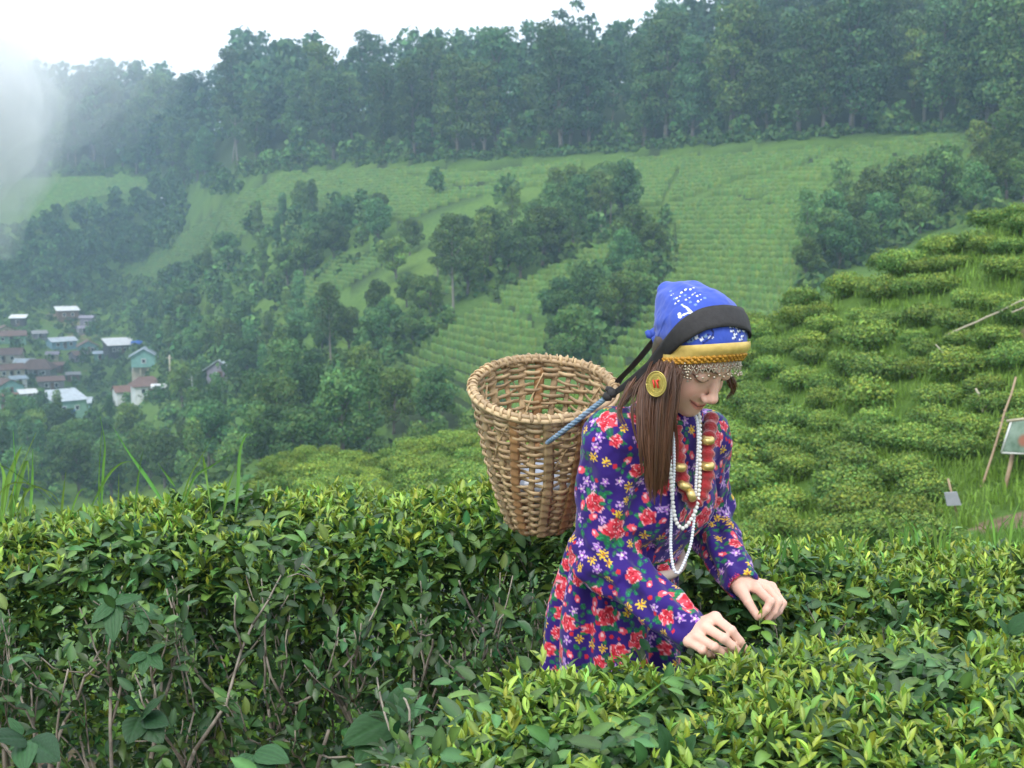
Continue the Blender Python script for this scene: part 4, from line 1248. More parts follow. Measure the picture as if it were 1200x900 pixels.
        for i in idx:
            key = (bool(yo[i]), int(var[i]), int(np.clip(np.log(max(col[i, 1], .02) / .02) / .3, 0, 9)))
            if key not in bank:
                lv, lq, rib = LEAF_KINDS['young' if key[0] else 'old'][key[1]]
                bank[key] = make_mesh("leaf", lv, lq, M_tea, True, {"col": col[i][None] * (1 + .55 * rib[:, None])})
            lo = link("leaf", bank[key], root)
            Mx = Matrix.Translation(Vector(pos[i] - org)) @ Matrix(B[i].tolist()).to_4x4() @ Matrix.Scale(float(size[i]), 4)
            lo.matrix_local = Mx
        for mb in twigs:
            mb.build("branch", M_twig, root)
        return root

def flat_top(z): return lambda x, y: x * 0 + z

# back row: left stretch, stretch behind the woman, right stretch
def back_top(x, y):
    return np.interp(x, [-2.6, -1.4, -.6, .1, .35, .7, 1.2, 2.2], [.80, .83, .875, .91, .88, .75, .745, .80]) + (y - 3.05) * .03
hl = Hedge([(-2.35, 2.92), (-1.35, 3.0), (-.45, 3.06), (.20, 3.12), (.24, 3.62), (-2.5, 3.62)], back_top, seed=1)
hl.top_layer(5400, 4200, young_size=(.026, .046), old_size=(.04, .07))
for k, n in ((0, 4000), (1, 4000), (2, 2900)):
    hl.face_layer(k, n, n // 8, old_size=(.030, .062))
hl.build("tea_hedge", "tall tea hedge with pale twigs showing, left of the woman under the basket", stems=62, view_faces=(0, 1, 2))
hr = Hedge([(.24, 3.10), (.75, 2.98), (1.25, 2.86), (2.2, 2.95), (2.3, 3.45), (.26, 3.62)], back_top, seed=2)
hr.top_layer(5000, 3900, young_size=(.024, .042), old_size=(.036, .064))
for k, n in ((0, 1500), (1, 1300), (2, 900)):
    hr.face_layer(k, n, n // 6, old_size=(.036, .066))
hr.build("tea_hedge", "shaded tea hedge behind the woman's lowered left hand, at the right", stems=40, view_faces=(0, 1, 2))
# near bush the woman is picking from
def near_top(x, y):
    return .80 + .035 * np.clip((.25 - x) / .2, 0, 1) - .02 * np.exp(-((x - .38) / .2) ** 2 - ((y - 2.42) / .15) ** 2) + .02 * np.sin(x * 3.1) - .02 * np.clip((2.0 - y) / .3, 0, 1) + .015 * np.clip(x - 1, 0, 1)
hn = Hedge([(-.23, 1.86), (.35, 1.78), (1.7, 1.85), (1.75, 2.72), (.95, 2.62), (.50, 2.44), (.02, 2.38)], near_top, seed=3)
hn.top_layer(9000, 4400, young_size=(.023, .042), old_size=(.030, .056))
for k, n in ((0, 1300), (1, 2200), (4, 500), (5, 500), (6, 1200)):
    hn.face_layer(k, n, n // 8, old_size=(.038, .072))
hn.build("tea_hedge", "bright low tea hedge nearest the viewer that the woman is picking from", stems=60, view_faces=(0, 1, 6))

# ------------------------------------------------------------------ weeds among the tea
M_weed = mat("weed_leaf", attr="col", rough=.55, translucent=.22, spec=.35)
def veined_leaf(L, Wd, nv=6, curl=.3, fold=.25, seed=0, col=(.05, .14, .03), par=False):
    """broad leaf with sunken veins; par = long veins running to the tip"""
    rng = np.random.default_rng(seed); nx, ny = 17, 22; V, C = [], []
    for i in range(ny):
        t = i / (ny - 1); w = Wd * .5 * (math.sin(math.pi * min(1, t ** .72)) ** .75) * (1 - .18 * t) + .0006
        for j in range(nx):
            s = j / (nx - 1) * 2 - 1
            y = L * (t - curl * .2 * t * t); z = -curl * L * .5 * t * t + fold * abs(s) * w - .25 * w * s * s
            if par:
                vn = max(math.exp(-((abs(s) - q) / .07) ** 2) for q in (0, .42, .78))
            else:
                ph = (t - .30 * abs(s)) * nv; vn = max(math.exp(-((ph - round(ph)) / .12) ** 2), math.exp(-(s / .07) ** 2))
            z -= vn * L * .014; z += .006 * L * math.sin(ph * 6.28 if not par else t * 20 + s * 5)
            e = 1 + .03 * math.sin(t * 60) * (abs(s) > .95)
            V.append((s * w * e, y, z)); C.append(np.array(col) * (1 + .35 * vn) * (1 + rng.normal(0, .04)))
    i, j = np.meshgrid(np.arange(ny - 1), np.arange(nx - 1), indexing='ij')
    q = np.stack([i * nx + j, i * nx + j + 1, (i + 1) * nx + j + 1, (i + 1) * nx + j], -1).reshape(-1, 4)
    return make_mesh("leaf", np.array(V), q, M_weed, True, {"col": np.array(C)})
def weed(label, at, leaves, root_off=(.02, .26, -.22)):
    """leaves: (px, py, Y of base; px, py, Y of tip; width ratio, mesh)"""
    o = P(*at); r = thing("weed_plant", label, 'weed', o)
    b = np.array(root_off); 
    MB().tube([b, b * .5 + (0, .02, .02), (0, 0, 0)], [.0026, .0024, .002], 6).build("stem", M_weed_stem, r)
    for (bx, by, bd, tx, ty, td, me, roll) in leaves:
        p, q = P(bx, by, bd), P(tx, ty, td); d = q - p; L = d.length; d.normalize()
        up = Vector((roll, -.55, 1)).normalized(); x = d.cross(up).normalized(); z = x.cross(d)
        M3 = Matrix((x, d, z)).transposed()
        l = link("leaf", me, r); l.matrix_local = Matrix.Translation(p - o) @ M3.to_4x4() @ Matrix.Scale(L, 4)
        MB().tube([(0, 0, 0), (p - o) * .6 + Vector((0, 0, -.01)), p - o], .0014, 5).build("stalk", M_weed_stem, r)
M_weed_stem = mat("weed_stem", (.10, .17, .05), .6)
wl_point = [veined_leaf(1, .50, curl=.35, seed=k, par=True, col=(.034, .100, .034)) for k in range(3)]
wl_round = [veined_leaf(1, .72, curl=.35, seed=10 + k, nv=5, col=(.024, .066, .024)) for k in range(2)]
wl_nettle = [veined_leaf(1, .58, curl=.25, seed=20 + k, nv=9, col=(.030, .088, .028)) for k in range(2)]
wl_dark = [veined_leaf(1, .62, curl=.3, seed=30 + k, nv=7, col=(.020, .062, .024)) for k in range(2)]
Yw = 2.78
weed("pale green weed whose pointed ribbed leaves spread in a star on the left hedge", (133, 706, Yw), [
    (133, 706, Yw, 105, 728, Yw - .06, wl_point[0], .3), (133, 707, Yw, 131, 752, Yw - .07, wl_point[1], 0), (134, 705, Yw, 165, 695, Yw - .02, wl_point[2], -.3), (132, 703, Yw, 130, 684, Yw + .03, wl_point[0], .1),
    (165, 716, Yw, 168, 742, Yw - .06, wl_point[1], 0), (165, 714, Yw, 192, 722, Yw - .04, wl_point[2], -.2), (160, 712, Yw, 187, 708, Yw, wl_point[0], 0), (131, 706, Yw, 112, 700, Yw, wl_point[1], .3)])
weed("second star-leaved weed lower on the left hedge, right below the first", (172, 765, Yw - .02), [
    (172, 765, Yw - .02, 148, 775, Yw - .07, wl_point[1], .2), (172, 765, Yw - .02, 165, 790, Yw - .08, wl_point[0], 0), (173, 764, Yw - .02, 192, 752, Yw - .04, wl_point[2], -.2), (174, 767, Yw - .02, 190, 782, Yw - .07, wl_point[1], -.2)])
weed("round dark veined weed leaves in the lower left hedge", (165, 835, 2.6), [
    (165, 835, 2.6, 152, 812, 2.55, wl_round[0], .2), (166, 838, 2.6, 182, 818, 2.56, wl_round[1], -.2), (163, 840, 2.6, 150, 868, 2.52, wl_round[0], .3), (168, 842, 2.6, 190, 868, 2.54, wl_round[1], -.2), (167, 840, 2.6, 196, 846, 2.55, wl_dark[0], -.4)])
weed("big oval leaves with long ribs in the bottom left corner", (28, 868, 2.3), [
    (30, 866, 2.3, -8, 858, 2.22, wl_dark[0], .3), (30, 868, 2.3, 26, 898, 2.2, wl_point[0], 0), (34, 868, 2.3, 66, 886, 2.22, wl_dark[1], -.3), (26, 862, 2.3, 10, 838, 2.3, wl_point[1], .2)])
weed("large dull nettle-like leaves at the foot of the gap between hedges", (462, 842, 2.5), [
    (455, 838, 2.5, 480, 796, 2.5, wl_nettle[0], .2), (462, 842, 2.5, 402, 866, 2.38, wl_nettle[1], .3), (460, 846, 2.5, 452, 886, 2.4, wl_nettle[0], 0), (466, 840, 2.5, 500, 826, 2.46, wl_nettle[1], -.3), (456, 846, 2.5, 418, 892, 2.36, wl_nettle[0], .2)])
weed("big toothed nettle leaf standing out of the near hedge, bottom right of centre", (786, 886, 1.92), [
    (787, 900, 1.92, 778, 846, 1.90, wl_nettle[0], .25), (790, 902, 1.92, 812, 858, 1.91, wl_nettle[1], -.3)], (0, .05, -.3))
weed("blue-green nettle leaf at the right edge of the near hedge", (1188, 735, 2.35), [
    (1182, 742, 2.35, 1212, 712, 2.33, wl_nettle[1], -.2), (1184, 744, 2.35, 1170, 722, 2.36, wl_nettle[0], .2)], (0, .05, -.2))
weed("broad dull leaves low in the left hedge near its middle", (300, 888, 2.5), [
    (300, 880, 2.5, 336, 886, 2.42, wl_point[2], -.2), (296, 884, 2.5, 276, 898, 2.42, wl_point[0], .2), (304, 886, 2.5, 318, 902, 2.42, wl_dark[0], 0)])

# ------------------------------------------------------------------ tall grass
def grass_tuft(label, at, bl, group=None):
    """bl: list of point lists (px, py, Y)"""
    o = P(*at); r = thing("grass_tuft", label, 'grass tuft', o, 0, group)
    for pts, w in bl:
        c = spline([P(*p) for p in pts], 14); n = len(c)
        t = np.gradient(c, axis=0); s = np.cross(t, (0, 1, .15)); s /= np.linalg.norm(s, axis=1)[:, None]
        u = np.linspace(0, 1, n); ww = .7 * w * np.clip(np.minimum(.45 + u * 2.5, (1 - u) * 1.6), .03, 1)[:, None] * .5
        v = np.stack([c - s * ww, c + (0, .004, 0), c + s * ww], 1) - np.array(o)
        i = np.arange(n - 1)[:, None] * 3
        q = np.concatenate([i + [0, 1, 4, 3], i + [1, 2, 5, 4]])
        cc = hsv_jit((.15, .29, .055), 1, .2, .08)
        link("blade", make_mesh("blade", v.reshape(-1, 3), q, M_grass, True, {"col": np.repeat(cc, n * 3, axis=0)}), r)
yg = 3.3
grass_tuft("dense tuft of broad grass blades at the left edge of the hedge top", (12, 610, yg), [
    ([(0, 620, yg), (8, 570, yg), (20, 535, yg), (26, 522, yg)], .022), ([(10, 620, yg), (22, 570, yg), (32, 540, yg), (34, 575, yg - .05)], .018), ([(2, 610, yg), (5, 560, yg), (-4, 535, yg)], .018),
    ([(35, 605, yg), (38, 560, yg), (38, 526, yg)], .012), ([(15, 612, yg), (18, 560, yg), (15, 505, yg)], .007), ([(8, 600, yg), (20, 560, yg), (42, 507, yg)], .006), ([(12, 610, yg), (14, 580, yg), (22, 612, yg - .1)], .014),
    ([(-6, 600, yg), (2, 575, yg), (24, 565, yg), (60, 578, yg), (70, 592, yg)], .006), ([(20, 602, yg), (32, 575, yg), (48, 572, yg), (66, 590, yg)], .01), ([(0, 545, yg), (14, 552, yg), (45, 575, yg), (70, 600, yg)], .005), ([(26, 612, yg), (27, 590, yg), (28, 572, yg)], .012)])
grass_tuft("two upright thin grass blades rising from the left hedge top", (120, 600, yg), [
    ([(118, 612, yg), (121, 550, yg), (123, 520, yg), (117, 488, yg)], .010), ([(117, 612, yg), (116, 560, yg), (119, 505, yg)], .006), ([(72, 605, yg), (74, 580, yg), (77, 553, yg)], .010), ([(80, 612, yg), (92, 578, yg), (104, 572, yg)], .007)])
grass_tuft("strong slanted green blade with an arching pale stem on the left hedge", (165, 600, yg), [
    ([(192, 590, yg), (172, 560, yg), (152, 532, yg), (132, 500, yg)], .016), ([(104, 600, yg), (125, 560, yg), (142, 543, yg), (159, 541, yg)], .010), ([(158, 600, yg), (162, 560, yg), (168, 525, yg)], .008), ([(138, 600, yg), (139, 575, yg), (139, 555, yg)], .006), ([(205, 570, yg), (196, 558, yg), (185, 543, yg)], .012)])
grass_tuft("arching grass stalk with a seed head and drooping tips right of the slanted blade", (225, 600, yg), [
    ([(210, 600, yg), (222, 560, yg), (236, 535, yg), (251, 510, yg)], .006), ([(212, 600, yg), (228, 560, yg), (250, 545, yg), (280, 525, yg)], .010), ([(275, 610, yg), (279, 570, yg), (281, 530, yg), (289, 509, yg), (296, 513, yg)], .013), ([(238, 535, yg), (242, 560, yg), (250, 617, yg - .1)], .011), ([(262, 600, yg), (268, 570, yg), (277, 545, yg)], .012)])
rng_g = np.random.default_rng(8)
for gx, gy, n, lab in [(1062, 640, 9, "fresh grass tuft on the right hedge with the tallest blade in its middle"), (1100, 645, 7, "grass tuft on the right hedge below the plaque"), (985, 650, 6, "thin grass tuft on the right hedge behind the lowered left hand"),
                    (925, 660, 6, "short grass tuft in the shaded hedge beside the left hand"), (1165, 640, 6, "thin grass tuft on the right hedge below the leaning stakes")]:
    bl = []
    for k in range(n):
        dx = rng_g.normal(0, 9); hh = rng_g.uniform(20, 50); ln = rng_g.normal(0, 16); Y = 3.05 + rng_g.normal(0, .1)
        bl.append(([(gx + dx, gy, Y), (gx + dx + ln * .3, gy - hh * .6, Y), (gx + dx + ln, gy - hh, Y)], rng_g.uniform(.006, .013)))
    grass_tuft(lab, (gx, gy, 3.05), bl)
grass_tuft("broad single blades leaning out of the near hedge at its left end", (700, 850, 2.0), [
    ([(706, 880, 2.0), (700, 850, 2.0), (690, 830, 2.0), (684, 812, 2.0)], .018), ([(735, 830, 2.1), (755, 815, 2.1), (790, 790, 2.12)], .012)])
# ------------------------------------------------------------------ sculpting: smooth unions on a grid, skinned by surface nets
class Sculpt:
    def __init__(self, lo, hi, h):
        self.lo = np.array(lo, float); self.h = h
        self.n = np.ceil((np.array(hi) - self.lo) / h).astype(int) + 1
        self.F = np.full(self.n, .5, np.float32)
    def _sub(self, lo, hi):
        a = np.clip(np.floor((np.array(lo) - self.lo) / self.h).astype(int), 0, self.n - 1)
        b = np.clip(np.ceil((np.array(hi) - self.lo) / self.h).astype(int) + 1, 1, self.n)
        if (b <= a).any(): return None
        g = [np.arange(a[k], b[k], dtype=np.float32) * np.float32(self.h) + np.float32(self.lo[k]) for k in range(3)]
        return (slice(a[0], b[0]), slice(a[1], b[1]), slice(a[2], b[2])), g[0][:, None, None], g[1][None, :, None], g[2][None, None, :]
    def _merge(self, sl, d, k, cut):
        F = self.F[sl]
        if cut:
            F, d = -F, d
        if k > 0:
            hh = np.clip(.5 + .5 * (F - d) / k, 0, 1)
            out = F + (d - F) * hh - k * hh * (1 - hh)
        else:
            out = np.minimum(F, d)
        self.F[sl] = -out if cut else out
    def cone(self, a, b, r1, r2=None, k=.02, cut=False, squash=None):
        a, b = np.array(a, float), np.array(b, float); r2 = r1 if r2 is None else r2
        m = max(r1, r2) + k + .03
        s = self._sub(np.minimum(a, b) - m, np.maximum(a, b) + m)
        if s is None: return
        sl, x, y, z = s; ab = b - a; L = float(ab @ ab) + 1e-12
        t = np.clip(((x - a[0]) * ab[0] + (y - a[1]) * ab[1] + (z - a[2]) * ab[2]) / L, 0, 1)
        d = np.sqrt((x - a[0] - t * ab[0]) ** 2 + (y - a[1] - t * ab[1]) ** 2 + (z - a[2] - t * ab[2]) ** 2) - (r1 + t * (r2 - r1))
        self._merge(sl, d.astype(np.float32), k, cut)
    def ell(self, c, r, M=None, k=.02, cut=False):
        c, r = np.array(c, float), np.array(r, float); M = np.eye(3) if M is None else np.asarray(M)   # columns = local axes
        m = r.max() + k + .03
        s = self._sub(c - m, c + m)
        if s is None: return
        sl, x, y, z = s; x, y, z = x - c[0], y - c[1], z - c[2]
        q = [(x * M[0, i] + y * M[1, i] + z * M[2, i]) for i in range(3)]
        k0 = np.sqrt(sum((q[i] / r[i]) ** 2 for i in range(3))); k1 = np.sqrt(sum((q[i] / r[i] ** 2) ** 2 for i in range(3))) + 1e-9
        self._merge(sl, (k0 * (k0 - 1) / k1).astype(np.float32), k, cut)
    def plane_cut(self, p, n, k=0.0):
        """remove everything on the side n points to"""
        n = np.array(n, float); n /= np.linalg.norm(n)
        sl, x, y, z = self._sub(self.lo, self.lo + self.n * self.h)
        d = (x - p[0]) * n[0] + (y - p[1]) * n[1] + (z - p[2]) * n[2]
        self.F = np.maximum(self.F, d.astype(np.float32)) if k == 0 else -(lambda A, B: (lambda hh: A + (B - A) * hh - k * hh * (1 - hh))(np.clip(.5 + .5 * (A - B) / k, 0, 1)))(-self.F, -d.astype(np.float32))
    def skin(self):
        F = self.F; s = F < 0; n = self.n
        cnt = np.zeros(n - 1, np.uint8)
        for i in (0, 1):
            for j in (0, 1):
                for k in (0, 1):
                    cnt += s[i:n[0] - 1 + i, j:n[1] - 1 + j, k:n[2] - 1 + k]
        act = np.flatnonzero(((cnt > 0) & (cnt < 8)).ravel())
        nc = n - 1
        ci, cj, ck = np.unravel_index(act, nc)
        cor = [(i, j, k) for i in (0, 1) for j in (0, 1) for k in (0, 1)]
        val = np.stack([F[ci + i, cj + j, ck + k] for i, j, k in cor], 1)
        acc = np.zeros((len(act), 3)); num = np.zeros(len(act))
        for a in range(8):
            for b in range(a + 1, 8):
                da = np.array(cor[b]) - np.array(cor[a])
                if np.abs(da).sum() != 1: continue
                va, vb = val[:, a], val[:, b]; m = (va < 0) != (vb < 0)
                t = np.where(m, va / np.where(m, va - vb, 1), 0)
                p = np.array(cor[a])[None] + t[:, None] * da[None]
                acc += p * m[:, None]; num += m
        v = (np.stack([ci, cj, ck], 1) + acc / num[:, None]) * self.h + self.lo
        quads = []
        for ax in range(3):
            o1, o2 = [(1, 2), (2, 0), (0, 1)][ax]
            sh = [slice(None)] * 3; sh2 = [slice(None)] * 3; sh[ax] = slice(0, -1); sh2[ax] = slice(1, None)
            d = s[tuple(sh)] != s[tuple(sh2)]
            e = np.argwhere(d)
            e = e[(e[:, o1] > 0) & (e[:, o2] > 0) & (e[:, o1] < nc[o1]) & (e[:, o2] < nc[o2])]
            flip = s[tuple(e.T)]
            ids = []
            for (u, w) in ((1, 1), (0, 1), (0, 0), (1, 0)):
                c = e.copy(); c[:, o1] -= u; c[:, o2] -= w
                ids.append(np.searchsorted(act, np.ravel_multi_index(c.T, nc)))
            qd = np.stack(ids, 1)
            qd[~flip] = qd[~flip][:, ::-1]
            quads.append(qd)
        return v, np.concatenate(quads)

def vert_normals(v, q):
    a, b, c, d = (v[q[:, k]] for k in range(4))
    n = np.cross(c - a, d - b); out = np.zeros_like(v)
    for k in range(4):
        np.add.at(out, q[:, k], n)
    return out / (np.linalg.norm(out, axis=1)[:, None] + 1e-12)
# ------------------------------------------------------------------ the woman
V3 = lambda p: np.array(tuple(p), float)
FWD = np.array([.74, -.67, 0]); RGT = np.array([-.67, -.74, 0]); UPW = np.array([0, 0, 1.])
# head frame: turned to the viewer, bowed
_al, _pd = R(55), R(39)
HF = np.array([math.cos(_pd) * math.cos(_al), -math.cos(_pd) * math.sin(_al), -math.sin(_pd)])
HU = np.array([math.sin(_pd) * math.cos(_al), -math.sin(_pd) * math.sin(_al), math.cos(_pd)])
HL = np.cross(HU, HF)
HM = np.stack([HL, HF, HU], 1)
HO = V3(P(837, 441, 2.53)) - .078 * HF
hd = lambda x, y, z: HO + x * HL + y * HF + z * HU
hloc = lambda p: (p - HO) @ HM

NB = V3(P(777, 497, 2.70)); PB = V3(P(716, 712, 2.77))
SPN = (NB - PB) / np.linalg.norm(NB - PB)
TF = FWD - SPN * (FWD @ SPN); TF /= np.linalg.norm(TF); TR = np.cross(TF, SPN)      # torso frame: forward, right
TM = np.stack([TR, TF, SPN], 1)
tor = lambda r, f, u: NB + r * TR + f * TF + u * SPN
SR_, ER, WR = V3(P(720, 516, 2.58)), V3(P(704, 652, 2.60)), V3(P(806, 738, 2.47))
SL_, EL, WL = V3(P(823, 513, 2.80)), V3(P(828, 610, 2.91)), V3(P(867, 681, 2.70))
HANDS = dict(
  R=dict(w=(806, 738, 2.47), k=[(838, 724, 2.44), (827, 735, 2.425), (817, 746, 2.42), (807, 752, 2.425)],
         p=[(857, 739, 2.398), (848, 748, 2.388), (837, 758, 2.385), (823, 762, 2.395)], t=[(874, 761, 2.405), (866, 764, 2.392), (850, 769, 2.405), (835, 769, 2.42)],
         th=[(816, 749, 2.47), (845, 764, 2.45), (871, 765, 2.417)]),
  L=dict(w=(867, 681, 2.70), k=[(886, 689, 2.665), (896, 686, 2.685), (904, 688, 2.71), (908, 694, 2.735)],
         p=[(903, 705, 2.61), (912, 706, 2.635), (917, 707, 2.67), (917, 709, 2.705)], t=[(891, 722, 2.605), (899, 726, 2.622), (906, 723, 2.648), (907, 720, 2.685)],
         th=[(868, 690, 2.665), (877, 706, 2.628), (888, 723, 2.612)]))

def build_body():
    S_ = Sculpt((.05, 2.30, -.02), (.66, 3.12, 1.56), .0027)
    # legs, pelvis, trunk
    for sgn in (-1, 1):
        hip = PB + TR * .065 * sgn - UPW * .02; kn = np.array([hip[0] + .01, hip[1] - .01, .47]); an = np.array([hip[0] - .02, hip[1] + .02, .07])
        S_.cone(hip, kn, .066, .046, .02); S_.cone(kn, an, .046, .033, .02); S_.cone(an - UPW * .03, an + FWD * .16 - UPW * .045, .036, .026, .02)
    S_.ell(PB, (.130, .095, .10), TM, .03)
    S_.ell(tor(0, .0, -.25), (.125, .09, .13), TM, .06)
    S_.ell(tor(0, .0, -.11), (.15, .095, .15), TM, .06)
    # neck and head
    S_.cone(NB - SPN * .02, hd(0, -.035, -.035), .055, .052, .03)
    S_.cone(SR_, SL_, .045, None, .05)
    e = lambda c, r, k=.02, cut=False: S_.ell(hd(*c), r, HM, k, cut)
    e((0, -.014, .035), (.073, .093, .084), .02)
    e((0, .028, -.035), (.056, .060, .080), .03)
    e((0, .050, -.085), (.036, .034, .032), .03)
    e((0, .067, -.103), (.019, .019, .017), .02)
    for s in (-1, 1):
        e((s * .034, .058, -.046), (.023, .021, .024), .02)
        e((s * .043, .020, -.075), (.018, .04, .026), .03)
        e((s * .032, .098, .000), (.019, .017, .013), .012, True)
        e((s * .0315, .0745, -.001), (.0155, .013, .0125), .003)
        e((s * .070, -.006, -.012), (.008, .017, .026), .006)
        S_.cone(hd(s * .012, .083, .021), hd(s * .045, .068, .020), .0085, .007, .012)
        S_.cone(hd(s * .030, .0715, -.0630), hd(s * .009, .0865, -.0715), .0026, .0046, .004)
        S_.cone(hd(s * .024, .0735, -.0715), hd(s * .007, .0855, -.0825), .0028, .0052, .004)
        e((s * .0115, .097, -.047), (.0078, .010, .0075), .005)
    S_.cone(hd(-.009, .0868, -.0725), hd(.009, .0868, -.0725), .0046, None, .003)
    S_.cone(hd(-.007, .0855, -.0825), hd(.007, .0855, -.0825), .0052, None, .003)
    S_.cone(hd(0, .083, .010), hd(0, .104, -.036), .0075, .0095, .010)
    e((0, .106, -.0395), (.0115, .0105, .0105), .006)
    for s in (-1, 1):
        e((s * .0055, .102, -.0505), (.0022, .003, .002), .002, True)
    # arms
    S_.cone(SR_, ER, .045, .036, .02); S_.cone(ER, WR, .036, .025, .02)
    S_.cone(SL_, EL, .045, .036, .02); S_.cone(EL, WL, .036, .025, .02)
    for side, h in HANDS.items():
        w = V3(P(*h['w'])); K = [V3(P(*q)) for q in h['k']]; Pp = [V3(P(*q)) for q in h['p']]; T = [V3(P(*q)) for q in h['t']]; th = [V3(P(*q)) for q in h['th']]
        elb = ER if side == 'R' else EL
        S_.cone(w - (w - elb) / np.linalg.norm(w - elb) * .03, w, .0255, .024, .012)
        for i in range(4):
            S_.cone(w, K[i], .0175 if i in (1, 2) else .016, (.0125, .0125, .012, .0105)[i], .012)
        S_.cone(K[0], K[3], .010, .009, .008)
        for i in range(4):
            r = (.0097, .0098, .0092, .008)[i]
            S_.cone(K[i], Pp[i], r * 1.08, r * .98, .006); S_.ell(Pp[i], (r * 1.06,) * 3, None, .002)
            m = (Pp[i] + T[i]) / 2 + (Pp[i] - K[i]) / np.linalg.norm(Pp[i] - K[i]) * .004
            S_.cone(Pp[i], m, r * .98, r * .88, .003); S_.cone(m, T[i], r * .88, r * .72, .003)
        S_.cone(w, th[0], .019, .0165, .012); S_.cone(th[0], th[1], .0155, .0105, .006); S_.cone(th[1], th[2], .0105, .0085, .003)
    v, q = S_.skin()
    # coarsen what the clothes hide: limbs and trunk, not the head, neck and hands
    keepf = np.linalg.norm(v - HO, axis=1) < .20
    for h in HANDS.values(): keepf |= np.linalg.norm(v - V3(P(*h['w'])), axis=1) < .16
    key = np.where(keepf[:, None], 0, np.floor(v / .011).astype(np.int64) + 5000)
    code = np.where(keepf, -1 - np.arange(len(v)), key[:, 0] * 10 ** 10 + key[:, 1] * 10 ** 5 + key[:, 2])
    _, inv = np.unique(code, return_inverse=True)
    cnt = np.bincount(inv); v = np.stack([np.bincount(inv, v[:, k]) / cnt for k in range(3)], 1); q = inv[q]
    srt = np.sort(q, 1); dup = (np.diff(srt, axis=1) == 0).sum(1)
    t3 = q[dup == 1]; t3 = np.array([[r[0], *[r[k] for k in (1, 2, 3) if r[k] != r[k - 1] and not (k == 3 and r[3] == r[0])]][:3] for r in t3 if len(set(r)) == 3]) if (dup == 1).any() else np.zeros((0, 3), int)
    t3 = t3[(t3[:, 0] != t3[:, 1]) & (t3[:, 1] != t3[:, 2]) & (t3[:, 0] != t3[:, 2])]; q = [q[dup == 0], t3]
    # skin colours: lips, brows, lash lines, flush of cheeks and knuckles
    L = hloc(v); base = np.array((.70, .43, .33)); c = np.tile(base, (len(v), 1))
    c = c * (1 + .06 * vnoise(v, 60, 3, 3) + .04 * vnoise(v, 18, 5, 2))[:, None]; near = np.linalg.norm(L, axis=1) < .2
    def seg(p, a, b):
        a, b = np.array(a), np.array(b); ab = b - a; t = np.clip((p - a) @ ab / (ab @ ab), 0, 1); return np.linalg.norm(p - a - t[:, None] * ab, axis=1)
    def paint(d, r0, r1, col):
        w = np.clip((r1 - d) / (r1 - r0), 0, 1)[:, None] * near[:, None]; c[:] = c * (1 - w) + np.array(col) * w
    for s in (-1, 1):
        paint(np.linalg.norm(L - (s * .036, .068, -.043), axis=1), .004, .030, (.78, .37, .29))
    paint(np.linalg.norm(L - (0, .112, -.045), axis=1), .002, .018, (.77, .40, .315))
    front = (L[:, 1] > .040) & near
    def line2(pts):
        """distance in the face plane to a line drawn on the face, and how far along it"""
        d = np.full(len(L), 9.); w = np.zeros(len(L)); q = L[:, [0, 2]]; m = len(pts) - 1
        for k in range(m):
            a, b = np.array(pts[k]), np.array(pts[k + 1]); ab = b - a; t = np.clip((q - a) @ ab / (ab @ ab), 0, 1)
            dd = np.linalg.norm(q - a - t[:, None] * ab, axis=1); c_ = dd < d; d = np.where(c_, dd, d); w = np.where(c_, (k + t) / m, w)
        return np.where(front, d, 9.), w
    def draw(pts, r0, r1, col, taper=.2):
        d, w = line2(pts); f = taper + (1 - taper) * np.sin(np.pi * w)
        paint(d, r0 * f, r1 * f, col)
    mouth = [(-.0345, -.0605), (-.027, -.0668), (-.014, -.0733), (0, -.0768), (.014, -.0733), (.027, -.0668), (.0345, -.0605)]
    draw([(x, z + .0022 * (abs(x) < .03)) for x, z in mouth], .0028, .0052, (.64, .22, .19), .1)
    draw([(x * .86, z - .0045) for x, z in mouth], .0036, .0064, (.66, .24, .205), .1)
    draw(mouth, .0011, .0029, (.20, .045, .04), .5)
    for s in (-1, 1):
        draw([(s * .0345, -.0605), (s * .038, -.0570)], .0006, .0035, (.62, .33, .26), .6)
        draw([(s * .017, -.037), (s * .030, -.046), (s * .037, -.056)], .0004, .0040, (.72, .44, .35), .3)
        draw([(s * .011, .020), (s * .030, .0245), (s * .049, .017)], .0022, .0050, (.10, .06, .04), .35)
        draw([(s * .017, -.0065), (s * .025, -.0095), (s * .034, -.0095), (s * .046, -.0045)], .0014, .0036, (.03, .02, .017), .4)
        paint(np.linalg.norm(L - (s * .0055, .103, -.050), axis=1), .0006, .0026, (.22, .08, .06))
    for side, h in HANDS.items():
        for key in ('k', 'p', 't'):
            for q_ in h[key]:
                d = np.linalg.norm(v - V3(P(*q_)), axis=1); w = np.clip((.013 - d) / .011, 0, 1)[:, None] * .45; c = c * (1 - w) + np.array((.76, .38, .30)) * w
    return v, q, c

M_skin = mat("skin", attr="col", rough=.5, sss=.12, spec=.4, bump=(220, .12, .001))
bv, bq, bc = build_body()
person = link("person", make_mesh("person", bv, bq, M_skin, True, {"col": bc}))
tag(person, "young woman in a purple floral dress and blue headscarf bending to pick tea leaves", "person")

